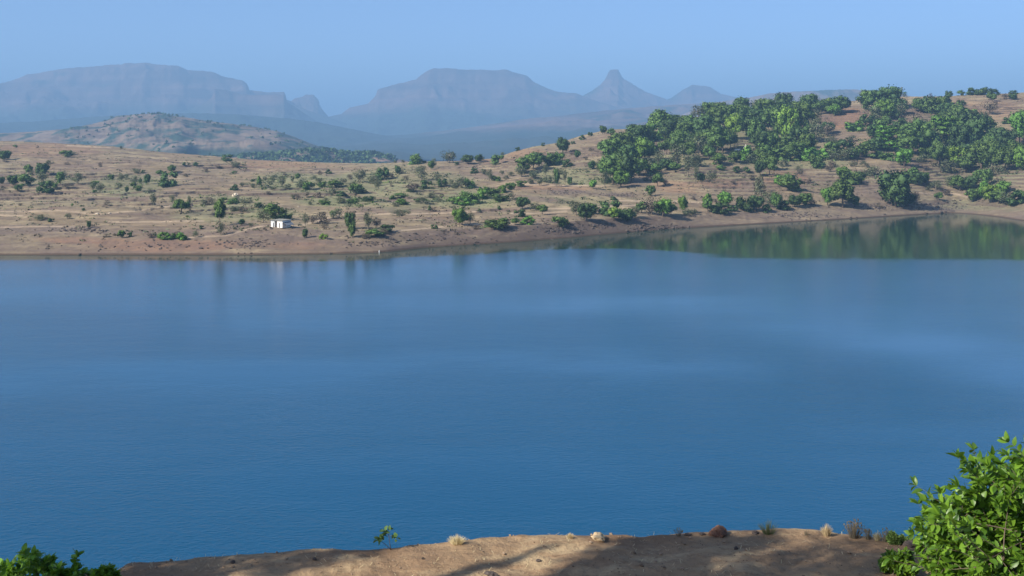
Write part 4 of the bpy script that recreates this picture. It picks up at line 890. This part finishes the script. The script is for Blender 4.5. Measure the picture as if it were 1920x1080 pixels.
rr = np.random.RandomState(28); n = 2600; lx = rr.uniform(-6, 5, n); ly = rr.uniform(8.4, 10.9, n); kp = (fbm(lx / .5, ly / .5, 3, 81) > -.05) & (H_near(lx, ly) > LEDGE - .22)
lx, ly = lx[kp], ly[kp]; n = len(lx); lz = H_near(lx, ly) + .004; an = rr.rand(n) * 6.28; ln = rr.uniform(.015, .05, n); dx_, dy_ = np.cos(an) * ln, np.sin(an) * ln; wx_, wy_ = -np.sin(an) * .0016, np.cos(an) * .0016; up_ = rr.uniform(0, .022, n)
V = np.stack([np.stack([lx - wx_, ly - wy_, lz], 1), np.stack([lx + wx_, ly + wy_, lz], 1), np.stack([lx + dx_ + wx_, ly + dy_ + wy_, lz + up_], 1), np.stack([lx + dx_ - wx_, ly + dy_ - wy_, lz + up_], 1)], 1).reshape(-1, 3)
tag(link('straw_litter', npmesh('straw_litter', V, np.arange(len(V)).reshape(-1, 4), M_STRAW, True, None, np.repeat(rr.rand(n), 4))), 'dry straw stalks littering the earth ledge', kind='stuff')

# ------------------------------------------------------------------ trees beside the camera that shade the ledge (outside the frame)
def shade_tree(sc_, nc_, cw, ch, dist, proto, label):
    """an unseen tree up-sun of the ledge, its crown shaped for the shade it casts; (sc_, nc_) is where the middle of its shadow falls, along and across the light"""
    X, Y = SHD.x * sc_ - SHD.y * nc_, SHD.y * sc_ + SHD.x * nc_; hc = dist * math.tan(rad(SUN_EL))
    tx, ty = X - SHD.x * dist, Y - SHD.y * dist; gz = H_near(tx, ty).item()
    root = empty('tree', (tx, ty, gz - .1)); tag(root, label, 'tree', 'trees beside the viewpoint')
    zc = LEDGE + hc - gz
    cr = link('crown', proto, root); cr.location = (0, 0, zc - ch / 2); cr.scale = (cw, cw, ch); cr.rotation_euler = (0, 0, sc_)
    mb = MB(); mb.tube([(0, 0, -.5), (.05, 0, zc * .5), (0, 0, zc)], [.11, .08, .04], 8); link('trunk', mb.mesh('trunk', M_BARK, True), root)
DENSE = [crown_mesh('crown', LEAF['G'], 700 + j, nl=14, leaves=3600, size=.03, z0=0, core=(j == 0), spread=1.1) for j in range(2)]
OPEN_ = [crown_mesh('crown', LEAF['G'], 720 + j, nl=13, leaves=2300, size=.034, z0=0, core=False, spread=1.25) for j in range(2)]
shade_tree(6.5, 7.5, 1.3, 1.9, 9.5, DENSE[0], 'small dense tree left of the viewpoint shading the middle of the ledge')
shade_tree(5.75, 8.42, .2, 1.15, 8.5, DENSE[1], 'slim crown added left of the viewpoint to cast a narrow finger of shade')  # out of view, added and sized for one thin shadow
shade_tree(3.85, 9.75, 1.75, 1.7, 8.0, DENSE[1], 'tree left of the viewpoint shading the left end of the ledge')
shade_tree(4.6, 9.55, 1.0, 1.1, 10.0, OPEN_[1], 'small open crowned tree dappling the ledge left of the lone sapling')
shade_tree(8.1, 6.7, 1.2, 1.9, 10.5, OPEN_[0], 'tall open crowned tree dappling the right of the ledge')
shade_tree(8.9, 6.2, .45, 1.6, 11.5, DENSE[1], 'tall slender tree whose shade reaches the large bush')
shade_tree(7.6, 7.35, .35, 1.3, 12.0, DENSE[0], 'thin crowned young tree behind the viewpoint')

# ------------------------------------------------------------------ air
mb = MB(); mb.box(-26000, 26000, -1500, 22500, -60, 720)
hm = bpy.data.materials.new('haze_air'); hm.use_nodes = True; ht = hm.node_tree; ht.nodes.remove(ht.nodes['Principled BSDF'])
pv = ht.nodes.new('ShaderNodeVolumePrincipled'); pv.inputs['Color'].default_value = (.315, .57, .91, 1); pv.inputs['Density'].default_value = 1.8e-4; pv.inputs['Anisotropy'].default_value = .0
ht.links.new(pv.outputs[0], ht.nodes['Material Output'].inputs['Volume'])
me = mb.mesh('haze', hm); tag(link('haze', me), 'pale blue haze over the whole valley', kind='stuff')
